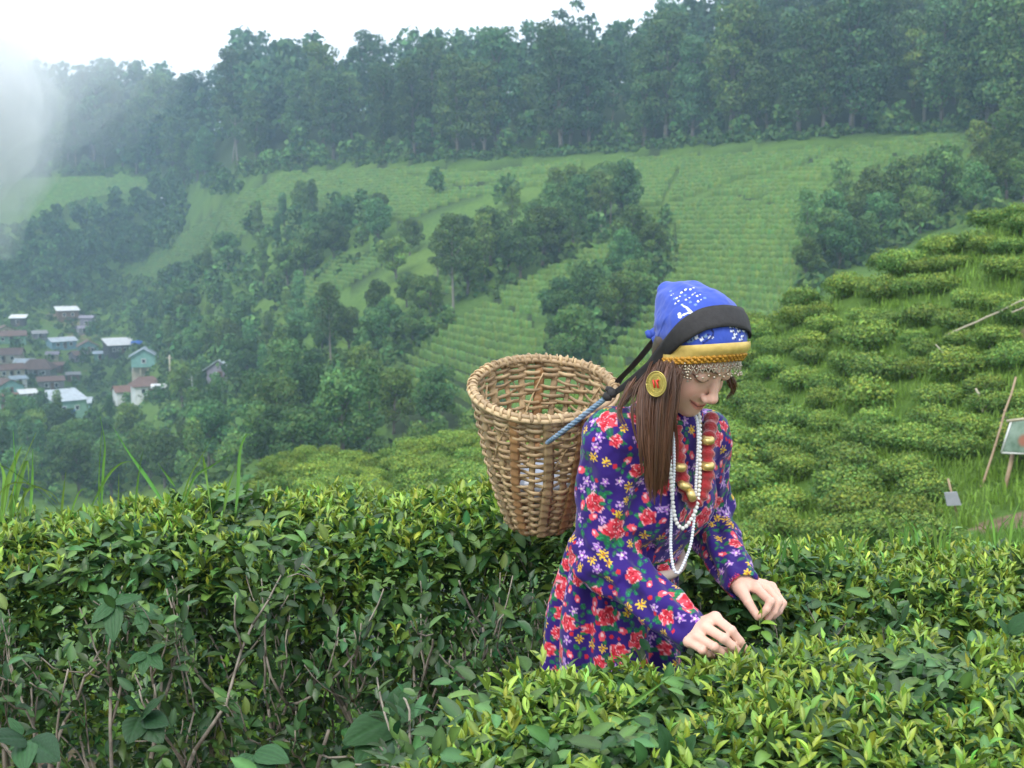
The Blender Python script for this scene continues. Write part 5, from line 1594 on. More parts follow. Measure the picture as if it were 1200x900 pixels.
# ---------------- printed cloth
def paint_flowers(v, n, seed, count=520, avoid=None):
    rng = np.random.default_rng(seed)
    base = np.array((.026, .0075, .150))
    c = np.tile(base, (len(v), 1)) * (1 + .10 * vnoise(v, 30, 2, 2))[:, None]
    cell = .03; key = np.floor(v / cell).astype(np.int64)
    hsh = (key[:, 0] * 73856093) ^ (key[:, 1] * 19349663) ^ (key[:, 2] * 83492791)
    order = np.argsort(hsh, kind='stable'); hs = hsh[order]
    def near(p, r):
        k0 = np.floor((p - r) / cell).astype(int); k1 = np.floor((p + r) / cell).astype(int); out = []
        for i in range(k0[0], k1[0] + 1):
            for j in range(k0[1], k1[1] + 1):
                for k in range(k0[2], k1[2] + 1):
                    hh = (i * 73856093) ^ (j * 19349663) ^ (k * 83492791)
                    a, b = np.searchsorted(hs, [hh, hh + 1]); out.append(order[a:b])
        return np.unique(np.concatenate(out)) if out else np.zeros(0, int)
    def stamp(i0, R_, fn):
        p, nn = v[i0], n[i0]; idx = near(p, R_ * 1.05); d = v[idx] - p
        ok = (n[idx] @ nn > .1) & (np.abs(d @ nn) < R_ * .8); idx, d = idx[ok], d[ok]
        t = np.cross(nn, rng.normal(size=3)); t /= np.linalg.norm(t); b = np.cross(nn, t)
        x, y = d @ t / R_, d @ b / R_
        fn(idx, x, y, np.hypot(x, y), np.arctan2(y, x))
    def put(idx, m, col): c[idx[m]] = col if np.ndim(col) == 1 else col[m]
    def leaf(ang, l, w, off, col):
        def f(idx, x, y, r, a):
            u = (x * math.cos(ang) + y * math.sin(ang) - off) / l; s = (-x * math.sin(ang) + y * math.cos(ang)) / w
            m = (u > 0) & (u < 1) & (np.abs(s) < np.sin(np.pi * np.clip(u, 0, 1)) ** .8)
            put(idx, m, np.array(col)); put(idx, m & (np.abs(s) < .13), np.array(col) * 1.9)
        return f
    def rose(idx, x, y, r, a):
        for k in range(rng.integers(3, 6)):
            leaf(rng.uniform(0, 6.28), .62, .22, .38, (.012, .12 * rng.uniform(.7, 1.3), .055))(idx, x, y, r, a)
        ph = rng.uniform(0, 6.28); edge = .60 + .06 * np.sin(5 * a + ph) + .03 * np.sin(9 * a + 2 * ph)
        red, pink, pale = np.array((.46, .008, .025)), np.array((.70, .055, .085)), np.array((.78, .38, .42))
        put(idx, r < edge, pink); put(idx, (r < edge) & (r > edge - .10) & (np.sin(5 * a + ph * 3) > -.2), pale)
        put(idx, (r < edge * .86) & (np.sin(3 * a + 9 * r + ph) > .15), red)
        put(idx, (np.hypot(x - .1, y) < .26), red * .75); put(idx, (np.abs(np.hypot(x - .08, y) - .17) < .04), pink)
        put(idx, (r < edge * .8) & (np.abs(np.sin(2.5 * a + 5 * r + ph)) < .12), pale)
    def daisy(col, ctr, k=6):
        def f(idx, x, y, r, a):
            ph = rng.uniform(0, 6.28); put(idx, r < .55 + .38 * np.cos(k * a + ph), np.array(col)); put(idx, r < .27, np.array(ctr))
        return f
    def lilac(idx, x, y, r, a):
        ph = rng.uniform(0, 6.28); e = .62 + .3 * np.cos(5 * a + ph)
        put(idx, r < e, np.array((.50, .30, .62))); put(idx, r < e * .66, np.array((.32, .10, .46))); put(idx, r < .2, np.array((.75, .70, .45)))
    def sprig(idx, x, y, r, a):
        leaf(.4, .8, .26, .1, (.012, .13, .06))(idx, x, y, r, a); leaf(2.6, .7, .24, .1, (.02, .10, .06))(idx, x, y, r, a); leaf(4.4, .6, .22, .12, (.012, .15, .075))(idx, x, y, r, a)
    def dot(idx, x, y, r, a): put(idx, r < .8, np.array((.50, .015, .03)))
    def bud(idx, x, y, r, a):
        leaf(3.6, .7, .25, .2, (.012, .12, .055))(idx, x, y, r, a); put(idx, np.hypot(x - .1, y * 1.5) < .5, np.array((.72, .07, .11))); put(idx, np.hypot(x - .25, y * 1.8) < .25, np.array((.85, .50, .54)))
    placed = []
    def scatter(num, R_, gap, fn, jr=.15):
        m = 0
        for i in rng.permutation(len(v)):
            p = v[i]
            if any((p - q) @ (p - q) < (gap * (R_ + s)) ** 2 for q, s in placed): continue
            placed.append((p, R_)); stamp(i, R_ * rng.uniform(1 - jr, 1 + jr), fn if not isinstance(fn, list) else fn[rng.integers(len(fn))]); m += 1
            if m >= num: break
            if m == 0 and i > 4000: break
    return c, scatter, dict(rose=rose, daisy=daisy((.80, .52, .03), (.42, .16, .02), 7), lilac=lilac, sprig=sprig, dot=dot, bud=bud)

def print_cloth(v, n, seed, area):
    c, sc, f = paint_flowers(v, n, seed)
    big = int(area * 105)
    sc(int(big * .95), .031, .66, f['rose'], .3); sc(int(big * 1.0), .021, .58, f['bud']); sc(int(big * 1.15), .0125, .74, f['daisy']); sc(int(big * 2.2), .0125, .66, f['lilac'])
    sc(int(big * 1.3), .021, .50, f['sprig']); sc(int(big * 2.0), .0055, .6, f['dot'])
    return c
M_cloth = mat("printed_cotton", attr="col", rough=.75, spec=.25, sheen=.15, bump=(500, .15, .0006))
M_cloth_in = mat("dark_lining", (.03, .015, .10), .9)

def build_blouse():
    S_ = Sculpt((.10, 2.36, .68), (.66, 3.08, 1.36), .0031)
    S_.ell(tor(0, .005, -.12), (.160, .108, .155), TM, .05)
    S_.ell(tor(0, .005, -.24), (.136, .106, .15), TM, .06)
    for s in (-1, 1):
        S_.ell(tor(s * .07, .075, -.165), (.066, .055, .066), TM, .05)
    S_.cone(NB - SPN * .015, NB + SPN * .035 + FWD * .01, .075, .062, .04)
    S_.cone(SR_ + UPW * .0, SL_, .062, .058, .06)
    hem = tor(0, 0, -.315)
    S_.plane_cut(hem, -SPN + .25 * TF, .006)
    S_.cone(SR_, ER, .068, .061, .03); S_.ell(ER, (.062,) * 3, None, .02); wr = WR + (WR - ER) / np.linalg.norm(WR - ER) * .004
    S_.cone(ER, wr, .060, .041, .03)
    S_.cone(SL_, EL, .060, .056, .03); wl = WL + (WL - EL) / np.linalg.norm(WL - EL) * .004
    S_.cone(EL, wl, .057, .038, .03)
    for (e, w, r) in ((ER, wr, .041), (EL, wl, .038)):         # open cuffs
        d = (w - e) / np.linalg.norm(w - e)
        S_.cone(w - d * .012, w + d * .09, r * .86, r * .86, .003, True)
        S_.plane_cut  # keep cuff ends round
    S_.cone(NB + SPN * .03, NB + SPN * .16, .056, .060, .006, True)   # neck opening
    v, q = S_.skin(); n = vert_normals(v, q)
    # folds: long down the sleeves, crossing at the elbow, gathers at the cuff
    def axis_fold(a, b, amp, fr, tw):
        ab = (b - a); L = np.linalg.norm(ab); t = ((v - a) @ ab) / L ** 2; d = v - a - np.clip(t, 0, 1)[:, None] * ab
        ca = np.cross(ab, (0, 0, 1.)); ca /= np.linalg.norm(ca); cb = np.cross(ab / L, ca)
        ang = np.arctan2(d @ cb, d @ ca); rr = np.linalg.norm(d, axis=1)
        w = np.clip(1 - np.abs(t - .5) / .62, 0, 1) ** .5 * (rr < .10)
        return w * amp * (np.sin(ang * fr + t * tw + 2.0 * np.sin(t * 5)) + .6 * np.sin(ang * (fr + 2) - t * tw * 1.4))
    disp = axis_fold(SR_, ER, .0036, 4, 7) + axis_fold(ER, WR, .0038, 5, 9) + axis_fold(SL_, EL, .0036, 4, 7) + axis_fold(EL, WL, .0036, 5, 8)
    for e in (ER, EL):
        w = np.exp(-(np.linalg.norm(v - e, axis=1) / .07) ** 2); disp += w * .005 * np.sin((v - e) @ (UPW * .8 + FWD * .4) * 150 + 3 * vnoise(v, 20, 4, 2))
    disp *= 1.6; disp += .008 * vnoise(v * (1, 1, .45), 15, 6, 3) + .003 * vnoise(v, 45, 7, 2)
    v = v + n * disp[:, None]
    n = vert_normals(v, q)
    return v, q, n
v, q, n = build_blouse()
link("blouse", make_mesh("blouse", v, q, M_cloth, True, {"col": print_cloth(v, n, 5, .95)}), person)

def build_skirt():
    nu, nv = 420, 220
    cs = [tor(0, -.005, -.262), tor(0, -.01, -.33), PB + (.008, .01, 0), PB + (.008, .015, -.16), PB + (.004, .02, -.45), np.array([PB[0], PB[1] + .02, .10])]
    a = [.128, .146, .160, .170, .205, .245]; b = [.100, .120, .140, .150, .185, .225]
    C = spline(cs, nv); A = np.interp(np.linspace(0, 1, nv), np.linspace(0, 1, 6), a); B_ = np.interp(np.linspace(0, 1, nv), np.linspace(0, 1, 6), b)
    th = np.linspace(0, 2 * np.pi, nu, endpoint=False); t = np.linspace(0, 1, nv)[:, None]
    ph = lambda k: .7 * np.sin(t * 3 + k)
    fold = (np.sin(7 * th + 1 + ph(1)) + .7 * np.sin(11 * th + 2.1 + ph(2)) + .5 * np.sin(17 * th + ph(3))) * (.003 + .018 * t ** 1.2)
    fold += .0035 * np.sin(40 * th + 3 * np.sin(3 * th)) * np.exp(-t * 12)
    tilt = np.clip(1 - t * 3.0, 0, 1)[..., None]
    lat = RGT; fw = FWD
    upv = UPW
    r1, r2 = A[:, None] + fold, B_[:, None] + fold
    v = C[:, None, :] + (r1 * np.cos(th))[..., None] * lat + (r2 * np.sin(th))[..., None] * (fw + 0 * tilt)
    v[..., 2] += (np.sin(th) * r2 * .0) - tilt[..., 0] * np.sin(th) * .03
    v = v.reshape(-1, 3); v += .006 * vnoise(v * (1, 1, .4), 14, 3, 3)[:, None] * np.tile(np.stack([np.cos(th)[:, None] * lat + np.sin(th)[:, None] * fw], 0), (nv, 1, 1)).reshape(-1, 3)
    i, j = np.meshgrid(np.arange(nv - 1), np.arange(nu), indexing='ij'); j2 = (j + 1) % nu
    q = np.stack([i * nu + j, (i + 1) * nu + j, (i + 1) * nu + j2, i * nu + j2], -1).reshape(-1, 4)
    n = vert_normals(v, q); c0 = C[np.repeat(np.arange(nv), nu)]
    if (n * (v - c0)).sum() < 0: q = q[:, ::-1]; n = -n
    return v, q, n
v, q, n = build_skirt()
link("skirt", make_mesh("skirt", v, q, M_cloth, True, {"col": print_cloth(v, n, 9, 1.5)}), person)
# waist strip between blouse and skirt
M_waist = mat("waistband", (.52, .40, .33), .8)
wv = [tor(.150 * math.cos(t), .112 * math.sin(t) + .003, -.305 - .012 * math.sin(t)) for t in np.linspace(.08 * math.pi, .92 * math.pi, 30)]
MB().tube(wv, .0125, 8).build("waistband", M_waist, person)

# ---------------- headscarf
from mathutils.bvhtree import BVHTree
def build_scarf():
    S_ = Sculpt(HO - (.22, .20, .17), HO + (.16, .27, .22), .0020)
    S_.ell(hd(0, -.016, .040), (.086, .104, .085), HM, .0)
    S_.ell(hd(0, -.006, .064), (.080, .086, .055), HM, .03)
    k1, k2 = V3(P(781, 341, 2.63)), V3(P(781, 402, 2.64))
    S_.cone(hd(-.01, -.03, .085), k1, .036, .009, .03); S_.ell(hd(-.005, -.078, .045), (.048, .048, .052), HM, .035)
    S_.cone(V3(P(812, 372, 2.60)), k1, .045, .011, .025)
    S_.plane_cut(hd(0, .09, .070), -HU + 1.0 * HF, .004)
    S_.cone(k1, k2, .012, .013, .012); S_.cone(k1, V3(P(812, 346, 2.60)), .011, .02, .015); S_.cone(V3(P(808, 392, 2.62)), k2, .032, .012, .025); S_.cone(V3(P(800, 372, 2.61)), (k1 + k2) / 2, .040, .012, .025)
    # hollow mouth of the fold at the back
    m1, m2 = V3(P(772, 346, 2.63)), V3(P(771, 398, 2.64))
    S_.cone(m1, m2, .0085, .010, .004, True)
    v, q = S_.skin(); n = vert_normals(v, q)
    L = hloc(v)
    dk = np.linalg.norm(v - V3(P(773, 398, 2.63)), axis=1); v = v + n * (.0040 * vnoise(v * 1.0, 30, 3, 3) + .0022 * np.sin(np.arctan2((v - V3(P(773, 398, 2.63))) @ UPW, (v - V3(P(773, 398, 2.63))) @ HL) * 16) * np.exp(-dk / .07) + .0016 * np.sin(L[:, 0] * 160 + L[:, 2] * 60) * (L[:, 1] < -.04))[:, None]
    px, py = proj(v)
    c = np.tile(np.array((.038, .080, .42)), (len(v), 1)); c *= (1 + .07 * vnoise(v, 40, 5, 2))[:, None]
    white, navy = np.array((.78, .80, .86)), np.array((.012, .02, .12)); teal = np.array((.16, .26, .42))
    rng = np.random.default_rng(4)
    # printed flower sprays, placed on the cloth in head coordinates
    bvh = BVHTree.FromPolygons([tuple(x) for x in v], [tuple(int(k) for k in f) for f in q])
    def onscarf(x, y):
        o = Vector((0, 0, CAM_H)); d = (P(x, y, 1.0) - o).normalized(); h = bvh.ray_cast(o, d); return None if h[0] is None else V3(h[0])
    def blob(x, y, r, col, petals=0, R0=.0):
        p = onscarf(x, y)
        if p is None: return
        for k in range(max(1, petals)):
            a = k * 6.283 / max(1, petals); o = p + (math.cos(a) * HL + math.sin(a) * HU) * R0
            c[np.linalg.norm(v - o, axis=1) < r] = col
    for (x, y, s) in ((801, 341, 1.0), (795, 348, .8), (811, 338, .8), (806, 350, .8), (819, 346, .7), (820, 352, .7), (793, 354, .8), (813, 344, .6), (788, 345, .5)):
        blob(x, y, .0034 * s, white, 5, .0052 * s); blob(x, y, .0026 * s, navy)
    for (x, y) in ((803, 346), (809, 354), (815, 357), (799, 357), (826, 349), (790, 350), (786, 341)):
        blob(x, y, .0032, teal)
    for t in np.linspace(0, 1, 12):                      # white curved leaf
        blob(802 + 9 * math.sin(t * 2.4) * (1 - t) - 3 + 14 * t * t, 357 + 12 * t - 2 * t * t, .0012 + .0017 * math.sin(math.pi * t), white)
    for t in np.linspace(0, 1, 8): blob(801 + 13 * t, 369 - 2.5 * math.sin(t * 3), .0026 - .0014 * t, white)
    for (x, y) in ((796, 368), (797, 371)): blob(x, y, .0042, white)
    for (x, y) in ((812, 398), (817, 395), (823, 397), (828, 393), (808, 400), (833, 395)): blob(x, y, .0030, white if x % 2 else teal, 3, .003); blob(x + 2, y - 1, .0024, navy)
    for (x, y) in ((858, 388), (862, 392), (866, 388), (870, 394), (864, 384), (868, 398), (872, 388), (860, 396), (857, 383)): blob(x, y, .0028, white, 2, .003); blob(x + 1.5, y + 1.5, .0024, navy)
    for t in np.linspace(0, 1, 14): blob(824 + 12 * math.sin(t * 2.2), 402 - 16 * t, .0022, navy)
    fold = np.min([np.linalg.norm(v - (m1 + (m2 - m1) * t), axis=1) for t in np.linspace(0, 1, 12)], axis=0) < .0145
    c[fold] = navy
    return v, q, c, bvh
sv, sq, sc_, SBVH = build_scarf()
M_scarf = mat("scarf_cotton", attr="col", rough=.7, sheen=.2, spec=.25, bump=(600, .12, .0005))
scarf = link("headscarf", make_mesh("headscarf", sv, sq, M_scarf, True, {"col": sc_}), person)
kb = MB()
for (x, y, d, r) in ((770, 389, 2.635, .012), (764, 391, 2.64, .009), (772, 398, 2.62, .010)):
    p = V3(P(x, y, d))
    kb.tube([p + np.array((-.012, 0, .006)), p + np.array((-.006, 0, -.002)), p + np.array((.004, 0, -.006)), p + np.array((.012, 0, .0))], [r * .5, r, r * .9, r * .4], 10)
kb.tube(spline([P(770, 392, 2.63), P(772, 405, 2.62), P(775, 418, 2.60)], 8), [.004, .007, .009, .010, .010, .009, .007, .002], 8, flat=.4)
kb.build("knot", mat("scarf_blue", (.038, .080, .42), .7), scarf)

# yellow band, gold braid and bead fringe round the brow
def brow_ring(x, drop, grow=0.0):
    """point on the ring round the head; x = bearing from the front, + to her left"""
    q = RING(x, drop) + grow
    y, lx = -.012 + q * math.cos(x), q * math.sin(x)
    return hd(lx, y, .078 + (y - .09) * 1.0 - drop)
_ring = {}
def RING(x, drop=0.0):
    """how far the scarf stands off the head axis on this bearing and level"""
    k, dr0 = round(x * 40) / 40, round(min(drop, -.010) * 500) / 500
    if (k, dr0) not in _ring:
        best = .085
        for dr in (dr0, -.012, -.018, -.026):
            hit = None
            for r in np.linspace(.13, .05, 81):
                y, lx = -.012 + r * math.cos(k), r * math.sin(k)
                if SBVH.find_nearest(Vector(hd(lx, y, .078 + (y - .09) - dr)))[3] < .0026:
                    hit = r; break
            if hit: best = hit; break
        _ring[(k, dr0)] = best + .001
    return _ring[(k, dr0)]
def band(name, d0, d1, grow, thick, m, x0=-2.6, x1=2.6, n=90, rows=6, wave=0, parent=None):
    V = []
    for i, x in enumerate(np.linspace(x0, x1, n)):
        for j in range(rows):
            u = j / (rows - 1); dr = d0 + (d1 - d0) * u; g = grow + thick * math.sin(math.pi * u)
            if wave and j == rows - 1: dr += wave * abs(math.sin(x * 22))
            V.append(brow_ring(x, dr, g))
    V = np.array(V); i, j = np.meshgrid(np.arange(n - 1), np.arange(rows - 1), indexing='ij')
    q = np.stack([i * rows + j, i * rows + j + 1, (i + 1) * rows + j + 1, (i + 1) * rows + j], -1).reshape(-1, 4)
    return link(name, make_mesh(name, V, q, m), parent or scarf)
M_yel = mat("yellow_satin", (.72, .52, .16), .4, noise=(60, (.50, .33, .08), .5), bump=(90, .2, .002))
M_gold = mat("gold_braid", (.60, .30, .025), .5, noise=(180, (.30, .13, .01), .8), bump=(200, .8, .003))
band("band", -.030, .006, .0025, .002, M_yel, -1.75, 2.0)
for k in range(3):                                           # twisted gold braid
    pts = [brow_ring(x, .008 + k * .006 + .0016 * math.sin(x * 60 + k * 2), .003 + .0015 * math.cos(x * 60 + k * 2)) for x in np.linspace(-1.75, 2.0, 420)]
    MB().tube(pts, .0034, 5).build("braid", M_gold, scarf)
M_silver = mat("silver_bead", (.50, .43, .33), .3, metallic=.9)
M_thread = mat("bead_thread", (.55, .48, .38), .6)
def ball(mb, c, r, n=8):
    t = np.linspace(-math.pi / 2, math.pi / 2, 6)
    mb.tube([np.array(c) + (0, 0, r * math.sin(a)) for a in t], [max(r * math.cos(a), r * .08) for a in t], n, up=(0, 1, 0))
fb, ft = MB(), MB()
xs = np.linspace(-1.7, 1.7, 34)
for i, x in enumerate(xs):
    top = brow_ring(x, .022, .002); lo = brow_ring(x, .022, .002) + (0, 0, -.022 - .004 * (i % 2)) + HF * .002
    nx = brow_ring(xs[min(i + 1, 33)], .022, .002) + (0, 0, -.022); pv = brow_ring(xs[max(i - 1, 0)], .022, .002) + (0, 0, -.022)
    for e in (nx, pv): ft.tube([top, e], .0009, 4)
    ball(fb, lo + (0, 0, -.004), .0028); ball(fb, (top + lo) / 2, .0022); ball(fb, top, .0024)
    for e in (nx, pv): ball(fb, (top + e) / 2, .0017, 6)
for k in range(7): ball(fb, brow_ring(-.86, .022, .004) + (0.001 * k, 0, -.006 * k), .003 if k % 2 else .0024)      # the longer drop by the temple
for k in range(6): ball(fb, brow_ring(-.78, .022, .004) + (-.001 * k, 0, -.006 * k), .0026)
o = fb.build("bead", M_silver, scarf, kind='stuff'); ft.build("thread", M_thread, scarf)

# ---------------- hair
M_hair = mat("brown_hair", attr="col", rough=.36, spec=.6)
def build_hair():
    rng = np.random.default_rng(3); mb = MB()
    G = [  # guide: points (px, py, Y), spread, strands
      ([(792, 433, 2.492), (790, 455, 2.482), (787, 500, 2.478), (784, 545, 2.485), (780, 576, 2.49)], .003, 130),
      ([(788, 433, 2.495), (783, 470, 2.475), (779, 520, 2.465), (776, 560, 2.47), (774, 588, 2.478)], .006, 260),
      ([(783, 432, 2.50), (775, 470, 2.465), (772, 520, 2.455), (770, 560, 2.46), (768, 590, 2.47)], .007, 320),
      ([(777, 431, 2.515), (767, 465, 2.47), (765, 515, 2.455), (765, 555, 2.458), (765, 582, 2.468)], .007, 320),
      ([(772, 429, 2.535), (760, 458, 2.485), (757, 505, 2.46), (759, 545, 2.458), (762, 574, 2.468)], .006, 240),
      ([(768, 428, 2.56), (753, 450, 2.515), (749, 480, 2.49), (750, 515, 2.475), (755, 545, 2.465)], .004, 90),
      ([(766, 426, 2.59), (746, 443, 2.56), (733, 464, 2.54), (728, 482, 2.525), (734, 500, 2.505)], .004, 60),
      ([(770, 428, 2.62), (752, 448, 2.61), (735, 462, 2.60), (724, 478, 2.59)], .007, 120),
      ([(780, 432, 2.63), (764, 455, 2.60), (754, 480, 2.57), (751, 505, 2.54)], .009, 200),
      ([(857, 440, 2.60), (859, 453, 2.60), (858, 462, 2.62), (853, 476, 2.65)], .0035, 45)]
    for pts, spread, num in G:
        g = spline([P(*p) for p in pts], 14); L = len(g)
        per = 14                                    # strands gather in locks that taper to points of their own
        for k in range(max(2, num // per)):
            lo_ = rng.normal(0, spread * 1.05, 3); le = lo_ * rng.uniform(.1, .9) + rng.normal(0, spread * .6, 3)
            cut = rng.uniform(.70, 1.0); tone = math.exp(rng.normal(0, .16)); wv = rng.normal(0, 1, 3) * .0035; f0, p0 = rng.uniform(4, 9), rng.uniform(0, 6)
            n = max(7, int(L * cut)); u = np.linspace(0, cut, n)[:, None]
            gi = np.stack([np.interp(u[:, 0], np.linspace(0, 1, L), g[:, a]) for a in range(3)], 1)
            lock = gi + lo_ * (1 - u) + le * u + wv * np.sin(u * f0 + p0)
            for s in range(per):
                fly = rng.random() < .06
                so = rng.normal(0, .0030, 3); v_ = u / cut
                p = lock + so * (1 - .8 * v_ ** 1.5) * (2.4 * v_ + 1 if fly else 1) + rng.normal(0, .0012, 3) * np.sin(v_ * rng.uniform(2, 6))
                rr = rng.uniform(.0006, .0011) * np.interp(np.linspace(0, 1, n), [0, .1, .6, 1], [.8, 1, .85, .1])
                col = np.array((.105, .048, .026)) * tone * math.exp(rng.normal(0, .12)) * (1.5 if rng.random() < .2 else 1)
                mb.tube(p, rr, 3, col=col, caps=False)
    # close-lying cap under the scarf edge
    mb.build("hair", M_hair, person)
build_hair()
def nape():
    S_ = Sculpt(HO - (.22, .2, .36), HO + .2, .004)
    S_.ell(hd(0, -.022, .006), (.080, .062, .076), HM, 0); S_.cone(hd(-.02, -.03, -.04), V3(P(765, 470, 2.62)), .036, .022, .03)
    S_.cone(V3(P(780, 432, 2.535)), V3(P(769, 575, 2.482)), .017, .010, .02); S_.cone(V3(P(770, 432, 2.56)), V3(P(760, 540, 2.478)), .016, .010, .02)
    S_.plane_cut(hd(0, .036, 0), HF, .01)
    v, q = S_.skin()
    c = np.tile(np.array((.07, .04, .025)), (len(v), 1)) * np.exp(.5 * vnoise(v @ HM * (6, 1, .3), 30, 4, 2))[:, None]
    link("hair_cap", make_mesh("hair_cap", v, q, M_hair, True, {"col": c}), person)
nape()

# ---------------- jewellery
M_brass = mat("brass_disc", (.50, .42, .12), .35, metallic=.75, noise=(90, (.42, .30, .06), .6))
M_red = mat("red_enamel", (.60, .03, .02), .35)
ec = V3(P(769, 450, 2.445)); en = np.array([-.45, -.88, .08]); en /= np.linalg.norm(en); ea = np.cross(en, UPW); ea /= np.linalg.norm(ea); eb = np.cross(ea, en)
b = MB()
def circ(r, k=48): return [ec + ea * r * math.cos(t) + eb * r * 1.2 * math.sin(t) for t in np.linspace(0, 2 * math.pi, k)]
for r, w in ((.0205, .0015), (.0178, .0008), (.0125, .0009), (.0095, .0007)): b.tube(circ(r), w, 6)
for k in range(22):                                          # wire scrolls between the rings
    t = k * 2 * math.pi / 22
    for d0 in (-.14, .14):
        b.tube([ec + (ea * math.cos(t + d0 * q) + eb * 1.2 * math.sin(t + d0 * q)) * r for q, r in ((0, .0127), (1, .0152), (0, .0176))], .0006, 4)
b.add([ec - en * .0008] + circ(.0190, 30)[:-1], np.array([(0, 1 + k, 1 + (k + 1) % 29) for k in range(29)]))
disc = b.build("earring", M_brass, person)
b = MB()
for (x0, y0, x1, y1) in ((-.006, -.008, -.001, .008), (.002, -.008, .006, .008), (-.0065, .007, -.003, .008)):
    b.tube([ec + ea * x0 + eb * y0 + en * .0035, ec + ea * x1 + eb * y1 + en * .0035], .0019, 6)
b.build("emblem", M_red, disc)
for k in range(6):
    pass
M_pearl = mat("pearl", (.74, .72, .68), .3, spec=.6)
M_white = mat("white_bead", (.74, .75, .80), .4)
def strand(name, pts, r, gap, m):
    g = spline([P(*p) for p in pts], 400); s = np.concatenate([[0], np.cumsum(np.linalg.norm(np.diff(g, axis=0), axis=1))])
    mb = MB()
    for t in np.arange(0, s[-1], gap):
        ball(mb, [np.interp(t, s, g[:, k]) for k in range(3)], r, 8)
    return mb.build(name, m, person, kind='stuff')
strand("pearl_necklace", [(804, 480, 2.66), (818, 484, 2.61), (820, 500, 2.60), (820, 530, 2.59), (820, 560, 2.585), (817, 592, 2.58), (809, 610, 2.575), (800, 619, 2.57), (792, 610, 2.565), (788, 585, 2.565), (786, 555, 2.56), (784, 525, 2.555), (782, 495, 2.56)], .0048, .0092, M_pearl)
strand("white_necklace", [(806, 482, 2.655), (816, 490, 2.60), (818, 520, 2.592), (816, 560, 2.588), (814, 600, 2.582), (810, 635, 2.578), (803, 656, 2.575), (795, 671, 2.57), (789, 665, 2.568), (786, 640, 2.568), (787, 605, 2.568), (789, 570, 2.565), (790, 540, 2.56), (789, 505, 2.57)], .0038, .0062, M_white)
M_velvet = mat("red_velvet", (.30, .008, .012), .9, sheen=.6, bump=(160, .8, .004))
M_goldbead = mat("gold_bead", (.70, .52, .20), .35, metallic=.75)
gp = spline([P(*p) for p in [(834, 488, 2.68), (831, 510, 2.63), (829, 530, 2.61), (829, 555, 2.60), (822, 580, 2.595), (812, 588, 2.59), (803, 572, 2.59), (797, 548, 2.59), (793, 522, 2.595), (791, 500, 2.61)]], 90)
gr = link("garland", MB().tube(gp, .0145 + .0028 * np.sin(np.arange(90) * 1.3), 12).mesh("garland", M_velvet), person)
for (x, y, d, a) in ((829, 516, 2.608, 0), (829, 546, 2.59, 0), (796, 547, 2.578, .2), (802, 569, 2.576, .5), (810, 580, 2.573, 1.2)):
    c = V3(P(x, y, d)); ax = np.array([math.sin(a), -.1, math.cos(a)]) * .0085
    MB().tube([c - ax, c - ax * .6, c, c + ax * .6, c + ax], [.0110, .0148, .0158, .0148, .0110], 12).build("bead", M_goldbead, gr)
